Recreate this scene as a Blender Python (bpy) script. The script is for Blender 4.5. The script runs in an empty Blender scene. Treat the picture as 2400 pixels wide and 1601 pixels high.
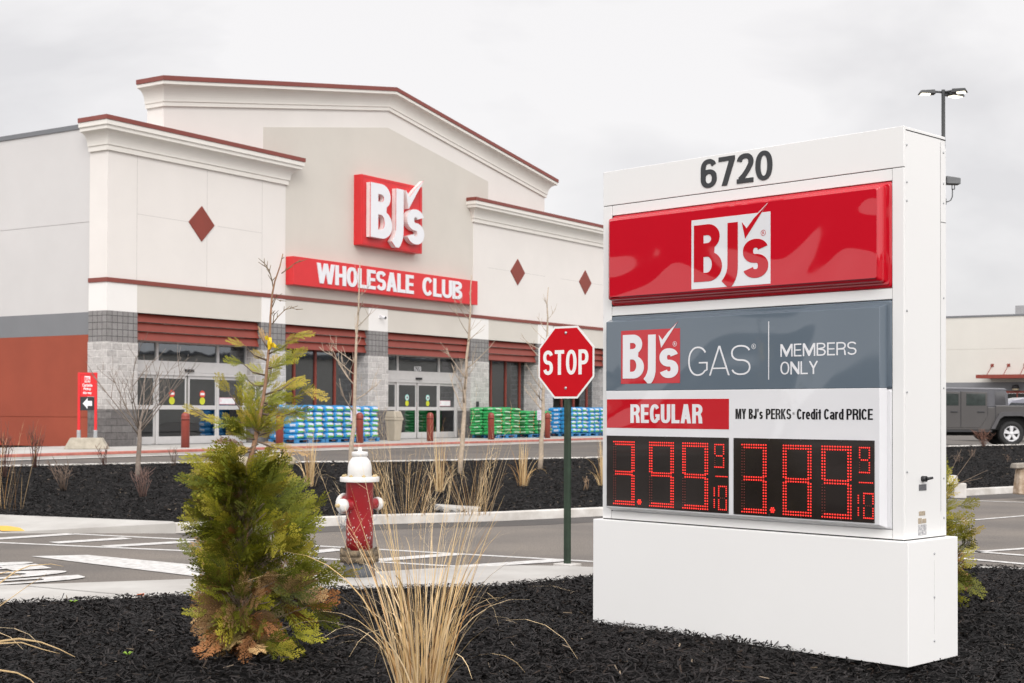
import bpy, math, random
import numpy as np
from mathutils import Vector, Matrix
R = math.radians
scene = bpy.context.scene
C = scene.collection

# ------------------------------------------------------------------ camera
F_PX, PITCH, ROLL, CY, EYE = 3358.7, 0.0145, 0.0031, 915.5, 1.5   # focal length and centre measured on the 2400 px wide photograph
cd = bpy.data.cameras.new('camera'); cam = bpy.data.objects.new('camera', cd); C.objects.link(cam)
cd.sensor_width = 36; cd.lens = F_PX / 2400 * 36
cd.shift_y = (CY - 800.5) / 2400
cd.clip_start = 0.1; cd.clip_end = 4000
cam.matrix_world = Matrix.Translation((0, 0, EYE)) @ Matrix.Rotation(math.pi / 2 + PITCH, 4, 'X') @ Matrix.Rotation(ROLL, 4, 'Z')
cd.dof.use_dof = True; cd.dof.focus_distance = 9.6; cd.dof.aperture_fstop = 6.3
scene.camera = cam

# ------------------------------------------------------------------ sky, sun, exposure (overcast)
SUN_EL, SUN_AZ = 34, 172          # degrees; azimuth clockwise from +Y
w = bpy.data.worlds.new('World'); scene.world = w; w.use_nodes = True
nt = w.node_tree; nt.nodes.clear()
def N(tree, typ, **kw):
    n = tree.nodes.new(typ)
    for k, v in kw.items():
        setattr(n, k, v)
    return n
out = N(nt, 'ShaderNodeOutputWorld'); bg = N(nt, 'ShaderNodeBackground'); bg.inputs['Strength'].default_value = 0.1
sky = N(nt, 'ShaderNodeTexSky', sky_type='NISHITA', sun_disc=False, sun_elevation=R(SUN_EL), sun_rotation=R(SUN_AZ))
tc = N(nt, 'ShaderNodeTexCoord')
mp = N(nt, 'ShaderNodeMapping'); mp.inputs['Scale'].default_value = (2.0, 2.0, 4.2); mp.inputs['Location'].default_value = (0.35, 0.2, 0.1)
no = N(nt, 'ShaderNodeTexNoise'); no.inputs['Scale'].default_value = 2.1; no.inputs['Detail'].default_value = 5; no.inputs['Roughness'].default_value = 0.5; no.inputs['Distortion'].default_value = 0.35
rp = N(nt, 'ShaderNodeValToRGB')
rp.color_ramp.elements[0].position = 0.40; rp.color_ramp.elements[0].color = (0.79, 0.775, 0.785, 1)
rp.color_ramp.elements[1].position = 0.60; rp.color_ramp.elements[1].color = (0.97, 0.95, 0.95, 1)
sx = N(nt, 'ShaderNodeSeparateXYZ')
ez = N(nt, 'ShaderNodeMapRange'); ez.inputs['From Min'].default_value = 0.3; ez.inputs['From Max'].default_value = 1.0; ez.inputs['To Min'].default_value = 1.0; ez.inputs['To Max'].default_value = 1.75
ey = N(nt, 'ShaderNodeMapRange'); ey.inputs['From Min'].default_value = 0.3; ey.inputs['From Max'].default_value = -0.9; ey.inputs['To Min'].default_value = 1.0; ey.inputs['To Max'].default_value = 2.35
mu1 = N(nt, 'ShaderNodeMath', operation='MULTIPLY'); mu2 = N(nt, 'ShaderNodeMath', operation='MULTIPLY'); mu2.inputs[1].default_value = 10
vm = N(nt, 'ShaderNodeVectorMath', operation='SCALE'); mx = N(nt, 'ShaderNodeMix', data_type='RGBA'); mx.inputs['Factor'].default_value = 0.94
L = nt.links.new
L(tc.outputs['Generated'], mp.inputs['Vector']); L(mp.outputs['Vector'], no.inputs['Vector']); L(no.outputs['Fac'], rp.inputs['Fac'])
L(tc.outputs['Generated'], sx.inputs['Vector']); L(sx.outputs['Z'], ez.inputs['Value']); L(sx.outputs['Y'], ey.inputs['Value'])
L(ez.outputs['Result'], mu1.inputs[0]); L(ey.outputs['Result'], mu1.inputs[1]); L(mu1.outputs[0], mu2.inputs[0])
L(rp.outputs['Color'], vm.inputs[0]); L(mu2.outputs[0], vm.inputs['Scale'])
L(sky.outputs['Color'], mx.inputs['A']); L(vm.outputs['Vector'], mx.inputs['B'])
L(mx.outputs['Result'], bg.inputs['Color']); L(bg.outputs['Background'], out.inputs['Surface'])

sl = bpy.data.lights.new('sun', 'SUN'); sl.energy = 1.0; sl.angle = R(25); sl.color = (1, 0.96, 0.91)
sun = bpy.data.objects.new('sun', sl); C.objects.link(sun)
sd_ = Vector((math.sin(R(SUN_AZ)) * math.cos(R(SUN_EL)), math.cos(R(SUN_AZ)) * math.cos(R(SUN_EL)), math.sin(R(SUN_EL))))
sun.rotation_euler = sd_.to_track_quat('Z', 'Y').to_euler(); sun.location = (-20, -20, 30)
scene.view_settings.view_transform = 'Standard'; scene.view_settings.look = 'None'
scene.view_settings.exposure = 0.0; scene.view_settings.gamma = 1

# ------------------------------------------------------------------ helpers
rnd = random.Random(7)
rg = np.random.default_rng(11)

def ray(px, py):
    dx, dy = px - 1200, py - CY
    c, s = math.cos(ROLL), math.sin(ROLL)
    x, y = (c * dx + s * dy) / F_PX, (-s * dx + c * dy) / F_PX
    cp, sp = math.cos(PITCH), math.sin(PITCH)
    return x, cp + y * sp, sp - y * cp
def at(px, py, z=0.0):
    """ground point seen at photo pixel (px, py) at height z"""
    r = ray(px, py); k = (z - EYE) / r[2]
    return (r[0] * k, r[1] * k)

def mat(name, col, rough=0.6, var=0.08, scale=4.0, bump=0.0, bscale=60.0, bdist=0.01, metal=0.0, coat=0.0, spec=0.5, detail=6, stretch=None, tint=None, dark=None, emit=None, attr=None):
    m = bpy.data.materials.new(name); m.use_nodes = True
    t = m.node_tree; b = t.nodes['Principled BSDF']
    b.inputs['Roughness'].default_value = rough; b.inputs['Metallic'].default_value = metal
    b.inputs['Coat Weight'].default_value = coat; b.inputs['Coat Roughness'].default_value = 0.03
    b.inputs['Specular IOR Level'].default_value = spec
    tc = N(t, 'ShaderNodeTexCoord'); src = tc.outputs['Object']
    if stretch:
        mp = N(t, 'ShaderNodeMapping'); mp.inputs['Scale'].default_value = stretch
        t.links.new(src, mp.inputs['Vector']); src = mp.outputs['Vector']
    no = N(t, 'ShaderNodeTexNoise'); no.inputs['Scale'].default_value = scale; no.inputs['Detail'].default_value = detail; no.inputs['Roughness'].default_value = 0.6
    t.links.new(src, no.inputs['Vector'])
    r = N(t, 'ShaderNodeValToRGB'); e = r.color_ramp.elements
    lo = dark or tuple(c * (1 - var) for c in col); hi = tint or tuple(min(1, c * (1 + var)) for c in col)
    e[0].position = 0.3; e[0].color = (*lo, 1); e[1].position = 0.7; e[1].color = (*hi, 1)
    t.links.new(no.outputs['Fac'], r.inputs['Fac'])
    csrc = r.outputs['Color']
    if attr:
        a = N(t, 'ShaderNodeAttribute', attribute_name=attr)
        mm = N(t, 'ShaderNodeMix', data_type='RGBA', blend_type='MULTIPLY'); mm.inputs['Factor'].default_value = 1
        t.links.new(a.outputs['Color'], mm.inputs['A']); t.links.new(csrc, mm.inputs['B']); csrc = mm.outputs['Result']
    t.links.new(csrc, b.inputs['Base Color'])
    if bump:
        n2 = N(t, 'ShaderNodeTexNoise'); n2.inputs['Scale'].default_value = bscale; n2.inputs['Detail'].default_value = 4
        t.links.new(src, n2.inputs['Vector'])
        bp = N(t, 'ShaderNodeBump'); bp.inputs['Strength'].default_value = bump; bp.inputs['Distance'].default_value = bdist
        t.links.new(n2.outputs['Fac'], bp.inputs['Height']); t.links.new(bp.outputs['Normal'], b.inputs['Normal'])
    if emit:
        b.inputs['Emission Color'].default_value = (*emit[0], 1); b.inputs['Emission Strength'].default_value = emit[1]
    return m

def glass_mat(name, tint, refl=0.12):
    m = bpy.data.materials.new(name); m.use_nodes = True; t = m.node_tree; t.nodes.clear()
    o = N(t, 'ShaderNodeOutputMaterial'); g = N(t, 'ShaderNodeBsdfGlossy'); g.inputs['Roughness'].default_value = 0.02; g.inputs['Color'].default_value = (0.9, 0.95, 1, 1)
    tr = N(t, 'ShaderNodeBsdfTransparent'); tr.inputs['Color'].default_value = (*tint, 1)
    mx = N(t, 'ShaderNodeMixShader'); fr = N(t, 'ShaderNodeFresnel'); fr.inputs['IOR'].default_value = 1.5
    ad = N(t, 'ShaderNodeMath', operation='ADD'); ad.inputs[1].default_value = refl
    tcn = N(t, 'ShaderNodeTexCoord'); nz = N(t, 'ShaderNodeTexNoise'); nz.inputs['Scale'].default_value = 1.3
    bp = N(t, 'ShaderNodeBump'); bp.inputs['Strength'].default_value = 0.08; bp.inputs['Distance'].default_value = 0.02
    t.links.new(tcn.outputs['Object'], nz.inputs['Vector']); t.links.new(nz.outputs['Fac'], bp.inputs['Height']); t.links.new(bp.outputs['Normal'], g.inputs['Normal'])
    t.links.new(fr.outputs[0], ad.inputs[0]); t.links.new(ad.outputs[0], mx.inputs[0]); t.links.new(tr.outputs[0], mx.inputs[1]); t.links.new(g.outputs[0], mx.inputs[2]); t.links.new(mx.outputs[0], o.inputs[0])
    return m

class MB:
    """collects faces for ONE mesh object"""
    def __init__(s):
        s.v, s.f, s.m, s.s = [], [], [], []
    def add(s, vs, fs, mi=0, smooth=False):
        o = len(s.v); s.v += [tuple(map(float, v)) for v in vs]
        for f in fs:
            s.f.append([i + o for i in f]); s.m.append(mi); s.s.append(smooth)
        return s
    def box(s, x0, x1, y0, y1, z0, z1, mi=0):
        x0, x1 = sorted((x0, x1)); y0, y1 = sorted((y0, y1)); z0, z1 = sorted((z0, z1))
        vs = [(x, y, z) for z in (z0, z1) for y in (y0, y1) for x in (x0, x1)]
        return s.add(vs, [(0, 2, 3, 1), (4, 5, 7, 6), (0, 1, 5, 4), (2, 6, 7, 3), (0, 4, 6, 2), (1, 3, 7, 5)], mi)
    def hexa(s, b, t, mi=0):
        """b, t: four bottom and four top points, counter-clockwise from above"""
        return s.add(list(b) + list(t), [(3, 2, 1, 0), (4, 5, 6, 7), (0, 1, 5, 4), (1, 2, 6, 5), (2, 3, 7, 6), (3, 0, 4, 7)], mi)
    def tube(s, pts, rad, n=6, mi=0, smooth=True, cap=True):
        pts = [Vector(p) for p in pts]; k = len(pts)
        if not hasattr(rad, '__len__'): rad = [rad] * k
        vs, fs = [], []; up = None
        for i, p in enumerate(pts):
            d = (pts[min(i + 1, k - 1)] - pts[max(i - 1, 0)]).normalized()
            if up is None:
                up = Vector((0, 0, 1)) if abs(d.z) < 0.9 else Vector((1, 0, 0))
            a = d.cross(up).normalized(); b = a.cross(d).normalized(); up = b
            for j in range(n):
                q = 2 * math.pi * j / n
                vs.append(p + (a * math.cos(q) + b * math.sin(q)) * rad[i])
        for i in range(k - 1):
            for j in range(n):
                j2 = (j + 1) % n
                fs.append((i * n + j, i * n + j2, (i + 1) * n + j2, (i + 1) * n + j))
        s.add(vs, fs, mi, smooth)
        if cap:
            o = len(s.v) - len(vs)
            s.f += [[o + j for j in range(n)][::-1], [o + (k - 1) * n + j for j in range(n)]]; s.m += [mi, mi]; s.s += [False, False]
        return s
    def lathe(s, prof, n=24, M=None, mi=0, smooth=True, cap=True):
        """prof: (radius, height) pairs; M maps the local +Z axis into place"""
        M = M or Matrix.Identity(4); vs, fs = [], []
        for r, z in prof:
            for j in range(n):
                q = 2 * math.pi * j / n
                vs.append(M @ Vector((r * math.cos(q), r * math.sin(q), z)))
        for i in range(len(prof) - 1):
            for j in range(n):
                j2 = (j + 1) % n
                fs.append((i * n + j, i * n + j2, (i + 1) * n + j2, (i + 1) * n + j))
        s.add(vs, fs, mi, smooth)
        if not cap: return s
        o = len(s.v) - len(vs)
        s.f += [[o + j for j in range(n)][::-1], [o + (len(prof) - 1) * n + j for j in range(n)]]; s.m += [mi, mi]; s.s += [False, False]
        return s
    def prism(s, poly, a, b, fn, mi=0):
        """poly of (u, v); fn(u, v, w) places it; w from a to b"""
        n = len(poly); vs = [fn(u, v, a) for u, v in poly] + [fn(u, v, b) for u, v in poly]
        return s.add(vs, [list(range(n))[::-1], [n + i for i in range(n)]] + [(i, (i + 1) % n, n + (i + 1) % n, n + i) for i in range(n)], mi)
    def flat(s, V, Fc, x0, x1, z0, z1, yf, depth, mi=0):
        """text or logo mesh (unit box, thickness -.5..+.5) laid into the x-z plane with its front at y = yf - depth"""
        vs = [(x0 + (x1 - x0) * v[0], yf - depth * (v[2] + 0.5), z0 + (z1 - z0) * v[1]) for v in V]
        return s.add(vs, Fc, mi)
    def build(s, name, mats, parent=None, bevel=0, loc=None, rot=None):
        me = bpy.data.meshes.new(name); me.from_pydata(s.v, [], s.f)
        if not isinstance(mats, (list, tuple)): mats = [mats]
        for m in mats: me.materials.append(m)
        me.polygons.foreach_set('material_index', s.m); me.polygons.foreach_set('use_smooth', s.s); me.update()
        o = bpy.data.objects.new(name, me); C.objects.link(o)
        if parent: o.parent = parent
        if loc: o.location = loc
        if rot: o.rotation_euler = rot
        if bevel:
            bv = o.modifiers.new('bevel', 'BEVEL'); bv.width = bevel; bv.segments = 2; bv.limit_method = 'ANGLE'; bv.harden_normals = False
        return o

def mesh_np(name, V, F, m, parent=None, col=None, smooth=False):
    me = bpy.data.meshes.new(name); me.from_pydata(V.tolist(), [], F.tolist())
    me.materials.append(m)
    if col is not None:
        a = me.color_attributes.new('Col', 'FLOAT_COLOR', 'POINT')
        a.data.foreach_set('color', np.concatenate([col, np.ones((len(col), 1))], 1).astype(np.float32).ravel())
    if smooth: me.polygons.foreach_set('use_smooth', [True] * len(F))
    me.update()
    o = bpy.data.objects.new(name, me); C.objects.link(o)
    if parent: o.parent = parent
    return o

def tag(o, label, cat, group=None, kind=None):
    o['label'] = label; o['category'] = cat
    if group: o['group'] = group
    if kind: o['kind'] = kind
    return o
def struct(o, label=None, kind='structure'):
    o['kind'] = kind
    if label: o['label'] = label
    return o
def thing(name, label, cat, loc=(0, 0, 0), rz=0, group=None):
    o = bpy.data.objects.new(name, None); C.objects.link(o); o.empty_display_size = 0.2
    o.location = loc; o.rotation_euler = (0, 0, rz)
    return tag(o, label, cat, group)
def dup(root, loc, rz, label):
    """copy of a thing with its parts and sub-parts; mesh data shared"""
    r = root.copy(); C.objects.link(r); r.location = loc; r.rotation_euler = (0, 0, rz); r['label'] = label
    for ch in root.children:
        c = ch.copy(); C.objects.link(c); c.parent = r
        for g in ch.children:
            d = g.copy(); C.objects.link(d); d.parent = c
    return r

def _curve_mesh(cu):
    o = bpy.data.objects.new('tmp', cu); C.objects.link(o)
    dg = bpy.context.evaluated_depsgraph_get(); me = o.evaluated_get(dg).to_mesh()
    V = np.array([v.co[:] for v in me.vertices]); Fc = [list(p.vertices) for p in me.polygons]
    o.evaluated_get(dg).to_mesh_clear(); bpy.data.objects.remove(o); bpy.data.curves.remove(cu)
    return V, Fc
_tc = {}
def text(s, bold=0.0, space=1.0):
    k = (s, bold, space)
    if k not in _tc:
        cu = bpy.data.curves.new('tmp', 'FONT'); cu.body = s; cu.offset = bold; cu.extrude = 0.5; cu.space_character = space; cu.resolution_u = 6
        V, Fc = _curve_mesh(cu)
        lo, hi = V[:, :2].min(0), V[:, :2].max(0); V[:, :2] = (V[:, :2] - lo) / (hi - lo)
        V[:, 2] = np.where(V[:, 2] > 0, 0.5, -0.5); _tc[k] = (V, Fc)
    return _tc[k]
def loops(ls):
    cu = bpy.data.curves.new('tmp', 'CURVE'); cu.dimensions = '2D'; cu.fill_mode = 'BOTH'; cu.extrude = 0.5
    for l in ls:
        sp = cu.splines.new('POLY'); sp.points.add(len(l) - 1); sp.use_cyclic_u = True
        for i, (x, y) in enumerate(l): sp.points[i].co = (x, y, 0, 1)
    return _curve_mesh(cu)
def arc(cx, cy, rx, ry, a0, a1, n=14):
    return [(cx + rx * math.cos(R(a0 + (a1 - a0) * i / n)), cy + ry * math.sin(R(a0 + (a1 - a0) * i / n))) for i in range(n + 1)]
def logo_letters():
    B = [(.034, .10), (.034, .92)] + arc(.215, .735, .155, .185, 90, -55) + arc(.225, .31, .175, .212, 65, -90)
    h1 = [(.16, .65), (.16, .765)] + arc(.205, .7075, .055, .0575, 90, -90)
    h2 = [(.16, .225), (.16, .455)] + arc(.205, .34, .065, .115, 90, -90)
    J = [(.47, .905), (.60, .905), (.60, .30)] + [(.598, .22), (.588, .15), (.57, .09), (.545, .035), (.52, .0), (.465, .0), (.394, .085), (.43, .14), (.455, .20), (.467, .26), (.47, .32)]
    V1 = loops([B, h1, h2]); V2 = loops([J])
    VS, FS = loops(glyph('S', .62, .25, .225)[0]); lo, hi = VS[:, :2].min(0), VS[:, :2].max(0); VS = VS.copy(); VS[:, :2] = (VS[:, :2] - lo) / (hi - lo)
    VS[:, 0] = .665 + VS[:, 0] * .31; VS[:, 1] = .095 + VS[:, 1] * .545
    return V1, V2, (VS, FS)
def logo_check(grow=0.0):
    g = grow
    return loops([[(.650 - g, .895 + g * 1.2), (.71, .80 + g * 1.4), (.80, .93 + g), (.955 + g * .7, 1.10 + g * 1.2), (.84, .905 - g * .3), (.692, .655 - g * 2.2)]])
def put_logo(mb, x0, x1, z0, z1, yf, depth, mi=0, check=True):
    for V, Fc in (*logo_letters(), *((logo_check(),) if check else ())):
        mb.flat(V, Fc, x0, x1, z0, z1, yf, depth, mi)
def put_text(mb, s, x0, x1, z0, z1, yf, depth, bold=0.0, mi=0, space=1.0):
    V, Fc = text(s, bold, space); mb.flat(V, Fc, x0, x1, z0, z1, yf, depth, mi)

# lettering drawn from outlines: a grotesque alphabet in a unit-height box
def ell(cx, cy, rx, ry, a0, a1, n=18, p=.90):
    o = []
    for i in range(n + 1):
        a = R(a0 + (a1 - a0) * i / n); c, s = math.cos(a), math.sin(a)
        o.append((cx + rx * math.copysign(abs(c) ** p, c), cy + ry * math.copysign(abs(s) ** p, s)))
    return o
def thick(path, sv, sh):
    P = np.array(path, float); T = np.gradient(P, axis=0); T /= np.linalg.norm(T, axis=1)[:, None] + 1e-9
    T[0] = (P[1] - P[0]) / np.linalg.norm(P[1] - P[0]); T[-1] = (P[-1] - P[-2]) / np.linalg.norm(P[-1] - P[-2])
    hw = .5 * np.sqrt((sv * T[:, 1]) ** 2 + (sh * T[:, 0]) ** 2)[:, None]; Nn = np.stack([-T[:, 1], T[:, 0]], 1)
    return [tuple(p) for p in P + Nn * hw] + [tuple(p) for p in (P - Nn * hw)[::-1]]
def bx_(x0, x1, y0, y1): return [(x0, y0), (x1, y0), (x1, y1), (x0, y1)]
def ring(x0, x1, y0, y1, sv, sh):
    cx, cy, rx, ry = (x0 + x1) / 2, (y0 + y1) / 2, (x1 - x0) / 2, (y1 - y0) / 2
    return [ell(cx, cy, rx, ry, 0, 355, 44), ell(cx, cy, rx - sv, ry - sh, 0, 355, 44)]
GW = dict(W=.92, M=.78, A=.60, O=.58, G=.58, C=.56, S=.55, L=.46, E=.48, H=.57, U=.56, B=.56, R=.57, P=.54, N=.58, Y=.58, K=.57, T=.52, J=.46, I=0, D=.56, r=.34, e=.5, d=.5, i=0, t=.33, a=.49, s=.46, **{c: .53 for c in '0123456789'}, **{"'": 0, ' ': .22})
def glyph(c, w, sv, sh):
    m, s, xh = w / 2, sv, .73
    if c in 'O0': return [ring(0, w, 0, 1, sv, sh)]
    if c == 'C': return [[thick(ell(m, .5, (w - sv) / 2, (1 - sh) / 2, 36, 324, 30), sv, sh)]]
    if c == 'G': return [[thick(ell(m, .5, (w - sv) / 2, (1 - sh) / 2, 36, 318, 30) + [(w - sv / 2, .20), (w - sv / 2, .47)], sv, sh)], [bx_(w * .55, w - sv * .05, .47 - sh * .85, .47)]]
    if c in 'Ss':
        h = 1 if c == 'S' else xh; rx, ry = (w - sv) / 2, (h - sh) / 4
        return [[thick(ell(m, h - sh / 2 - ry, rx, ry, 18, 262, 22, .9) + ell(m, sh / 2 + ry, rx, ry, 82, -162, 22, .9), sv, sh)]]
    if c == 'U': return [[thick([(sv / 2, 1), (sv / 2, .6), (sv / 2, .32)] + ell(m, .3, (w - sv) / 2, .3 - sh / 2, 180, 360) + [(w - sv / 2, .32), (w - sv / 2, .6), (w - sv / 2, 1)], sv, sh)]]
    if c == 'J': return [[thick([(w - sv / 2, 1), (w - sv / 2, .5), (w - sv / 2, .28)] + ell(m, .26, (w - sv) / 2, .26 - sh / 2, 360, 180) + [(sv / 2, .34)], sv, sh)]]
    if c == 'L': return [[[(0, 0), (w, 0), (w, sh), (s, sh), (s, 1), (0, 1)]]]
    if c == 'E': a = .5 - sh * .45; b = .5 + sh * .45; return [[[(0, 0), (w, 0), (w, sh), (s, sh), (s, a), (w * .93, a), (w * .93, b), (s, b), (s, 1 - sh), (w * .98, 1 - sh), (w * .98, 1), (0, 1)]]]
    if c == 'H': a = .5 - sh / 2; b = .5 + sh / 2; return [[[(0, 0), (s, 0), (s, a), (w - s, a), (w - s, 0), (w, 0), (w, 1), (w - s, 1), (w - s, b), (s, b), (s, 1), (0, 1)]]]
    if c == 'T': return [[[(m - s / 2, 0), (m + s / 2, 0), (m + s / 2, 1 - sh), (w, 1 - sh), (w, 1), (0, 1), (0, 1 - sh), (m - s / 2, 1 - sh)]]]
    if c == 'I': return [[bx_(0, s, 0, 1)]]
    if c == 'A':
        a = s * .56; q = s * 1.06; k = m - a; xl = lambda y: q + y * k; y0, y1 = .22, .22 + sh * .85; yt = (m - q) / k
        return [[[(0, 0), (q, 0), (xl(y0), y0), (w - xl(y0), y0), (w - q, 0), (w, 0), (m + a, 1), (m - a, 1)], [(xl(y1), y1), (w - xl(y1), y1), (m, min(.94, yt))]]]
    if c == 'W':
        q = s * 1.02; b1 = w * .27; b2 = w - b1; y1 = 1 - (m - 1.5 * q) / (m - .5 * q); xa = q + (1 - y1) * (b1 - .5 * q); y2 = 1 - .5 * q / (m - b1)
        return [[[(0, 1), (q, 1), (xa, y1), (m - q / 2, 1), (m + q / 2, 1), (w - xa, y1), (w - q, 1), (w, 1), (b2 + .5 * q, 0), (b2 - .5 * q, 0), (m, y2), (b1 + .5 * q, 0), (b1 - .5 * q, 0)]]]
    if c == 'M': return [[[(0, 0), (0, 1), (1.35 * s, 1), (m, .38), (w - 1.35 * s, 1), (w, 1), (w, 0), (w - s, 0), (w - s, .74), (m + s * .42, 0), (m - s * .42, 0), (s, .74), (s, 0)]]]
    if c == 'N': return [[[(0, 0), (0, 1), (s * 1.15, 1), (w - s, .34), (w - s, 1), (w, 1), (w, 0), (w - s * 1.15, 0), (s, .66), (s, 0)]]]
    if c == 'Y': return [[[(0, 1), (s * 1.1, 1), (m, .58), (w - 1.1 * s, 1), (w, 1), (m + s / 2, .42), (m + s / 2, 0), (m - s / 2, 0), (m - s / 2, .42)]]]
    if c == 'K': return [[[(0, 0), (0, 1), (s, 1), (s, .58), (w - 1.25 * s, 1), (w, 1), (m + .15 * s, .60), (w, 0), (w - 1.2 * s, 0), (m - .35 * s, .42), (s, .28), (s, 0)]]]
    if c == 'B': return [[[(0, 0), (0, 1), (m, 1)] + ell(m, .765, w * .46, .235, 90, -90) + ell(m, .265, w * .5, .265, 90, -90), [(s, .53 + sh * .45), (s, 1 - sh)] + ell(m, .765, w * .46 - s, .235 - sh, 90, -90), [(s, sh), (s, .53 - sh * .45)] + ell(m, .265, w * .5 - s, .265 - sh, 90, -90)]]
    if c == 'D': return [[[(0, 0), (0, 1), (w * .4, 1)] + ell(w * .4, .5, w * .6, .5, 90, -90), [(s, sh), (s, 1 - sh)] + ell(w * .4, .5, w * .6 - s, .5 - sh, 90, -90)]]
    if c == 'P': return [[[(0, 0), (0, 1), (m, 1)] + ell(m, .70, w * .5, .30, 90, -90) + [(s, .40), (s, 0)], [(s, .40 + sh), (s, 1 - sh)] + ell(m, .70, w * .5 - s, .30 - sh, 90, -90)]]
    if c == 'R': return [[[(0, 0), (0, 1), (m, 1)] + ell(m, .72, w * .5, .28, 90, -48) + [(w * .83, .47), (w * .96, .30), (w, 0), (w - s, 0), (w * .96 - s, .28), (w - 1.25 * s, .42), (s, .42), (s, 0)], [(s, .42 + sh), (s, 1 - sh)] + ell(m, .72, w * .5 - s, .28 - sh, 90, -90)]]
    if c == '6': return [[ring(0, w, 0, .64, sv, sh)[0], ring(0, w, 0, .64, sv, sh)[1]], [thick(ell(m, .66, (w - sv) / 2, .34 - sh / 2, 24, 180) + [(sv / 2, .5), (sv / 2, .33)], sv, sh)]]
    if c == '2': return [[thick(ell(m, .71, (w - sv) / 2, .29 - sh / 2, 172, -22) + [(w * .66, .44), (w * .42, .25), (sv * .58, sh * .8)], sv, sh * 1.1)], [bx_(0, w, 0, sh)]]
    if c == '7': return [[[(0, 1), (w, 1), (w, .87), (w * .52, 0), (w * .52 - sv * 1.1, 0), (w - sv * 1.2, 1 - sh), (0, 1 - sh)]]]
    if c == 'r': return [[bx_(0, s, 0, xh)], [thick(ell(w, xh - .26, w - s / 2, .26 - sh / 2, 178, 92), sv, sh)]]
    if c == 'e': return [[thick(ell(m, xh / 2, (w - sv) / 2, (xh - sh) / 2, -2, 318, 30), sv, sh)], [bx_(sv * .6, w - sv * .1, .30, .30 + sh * .8)]]
    if c == 'd': return [ring(0, w, 0, xh, sv, sh), [bx_(w - s, w, 0, 1)]]
    if c == 'i': return [[bx_(0, s, 0, xh)], [bx_(0, s, 1 - sh, 1)]]
    if c == 't': return [[bx_(w * .28, w * .28 + s, 0, .95)], [bx_(0, w, xh - sh, xh)]]
    if c == 'a': return [ring(0, w, 0, .45, sv, sh), [thick(ell(m, xh - .22, (w - sv) / 2, .22 - sh / 2, 165, 2) + [(w - sv / 2, .3), (w - sv / 2, 0)], sv, sh)]]
    if c == "'": return [[[(s * .2, .68), (s * .7, .68), (s, 1), (0, 1)]]]
    return []
def put_line(mb, s, x0, x1, z0, z1, yf, depth, sv, sh, gap=.07, mi=0):
    H = z1 - z0; T = (x1 - x0) / H; fixed = sum(sv for c in s if GW[c] == 0) + gap * (len(s) - 1); k = (T - fixed) / max(1e-6, sum(GW[c] for c in s)); x = 0
    for c in s:
        w = GW[c] * k if GW[c] else sv
        for j, ls in enumerate(glyph(c, w, sv, sh)):
            V, Fc = loops(ls); V = V.copy(); V[:, 0] = (V[:, 0] + x) * H; V[:, 1] *= H
            mb.add([(x0 + v[0], yf - depth * (v[2] + .5) - .0003 * j, z0 + v[1]) for v in V], Fc, mi)
        x += w + gap

# ------------------------------------------------------------------ materials shared by many things
m_conc = mat('concrete', (.44, .415, .385), .85, .10, 1.3, .25, 90, .004, dark=(.37, .35, .325), tint=(.50, .485, .455))
m_kerb = mat('kerb_concrete', (.58, .55, .51), .9, .2, 3.0, .4, 60, .006, dark=(.44, .41, .37), tint=(.66, .635, .60))
m_white = mat('white_paint', (.80, .79, .775), .38, .025, 1.2)
m_black = mat('black_plastic', (.02, .02, .022), .45, .2)
m_steel = mat('galvanised_steel', (.42, .43, .44), .4, .15, 20, metal=.8)
m_mark = mat('road_paint', (.62, .61, .59), .8, .2, 14, .3, 120, .003, dark=(.40, .38, .36), tint=(.68, .67, .65))

def asphalt(name, base, tex=1.0):
    m = bpy.data.materials.new(name); m.use_nodes = True; t = m.node_tree; b = t.nodes['Principled BSDF']; b.inputs['Roughness'].default_value = .88
    tc = N(t, 'ShaderNodeTexCoord')
    n1 = N(t, 'ShaderNodeTexNoise'); n1.inputs['Scale'].default_value = 70 * tex; n1.inputs['Detail'].default_value = 3
    n2 = N(t, 'ShaderNodeTexNoise'); n2.inputs['Scale'].default_value = .55; n2.inputs['Detail'].default_value = 5
    r1 = N(t, 'ShaderNodeValToRGB'); r1.color_ramp.elements[0].position = .35; r1.color_ramp.elements[1].position = .68
    r1.color_ramp.elements[0].color = (*[c * .55 for c in base], 1); r1.color_ramp.elements[1].color = (*[c * 1.45 for c in base], 1)
    r2 = N(t, 'ShaderNodeValToRGB'); r2.color_ramp.elements[0].position = .35; r2.color_ramp.elements[1].position = .65
    r2.color_ramp.elements[0].color = (.74, .74, .75, 1); r2.color_ramp.elements[1].color = (1.12, 1.10, 1.06, 1)
    mm = N(t, 'ShaderNodeMix', data_type='RGBA', blend_type='MULTIPLY'); mm.inputs['Factor'].default_value = 1
    bp = N(t, 'ShaderNodeBump'); bp.inputs['Strength'].default_value = .35; bp.inputs['Distance'].default_value = .006
    l = t.links.new
    l(tc.outputs['Object'], n1.inputs['Vector']); l(tc.outputs['Object'], n2.inputs['Vector']); l(n1.outputs['Fac'], r1.inputs['Fac']); l(n2.outputs['Fac'], r2.inputs['Fac'])
    l(r1.outputs['Color'], mm.inputs['A']); l(r2.outputs['Color'], mm.inputs['B']); l(mm.outputs['Result'], b.inputs['Base Color']); l(n1.outputs['Fac'], bp.inputs['Height']); l(bp.outputs['Normal'], b.inputs['Normal'])
    return m
m_asph = asphalt('asphalt', (.165, .145, .127))
m_asph2 = asphalt('asphalt_upper', (.125, .112, .10), .8)
m_earth = mat('bare_earth', (.12, .11, .09), .95, .3, .2)
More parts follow.
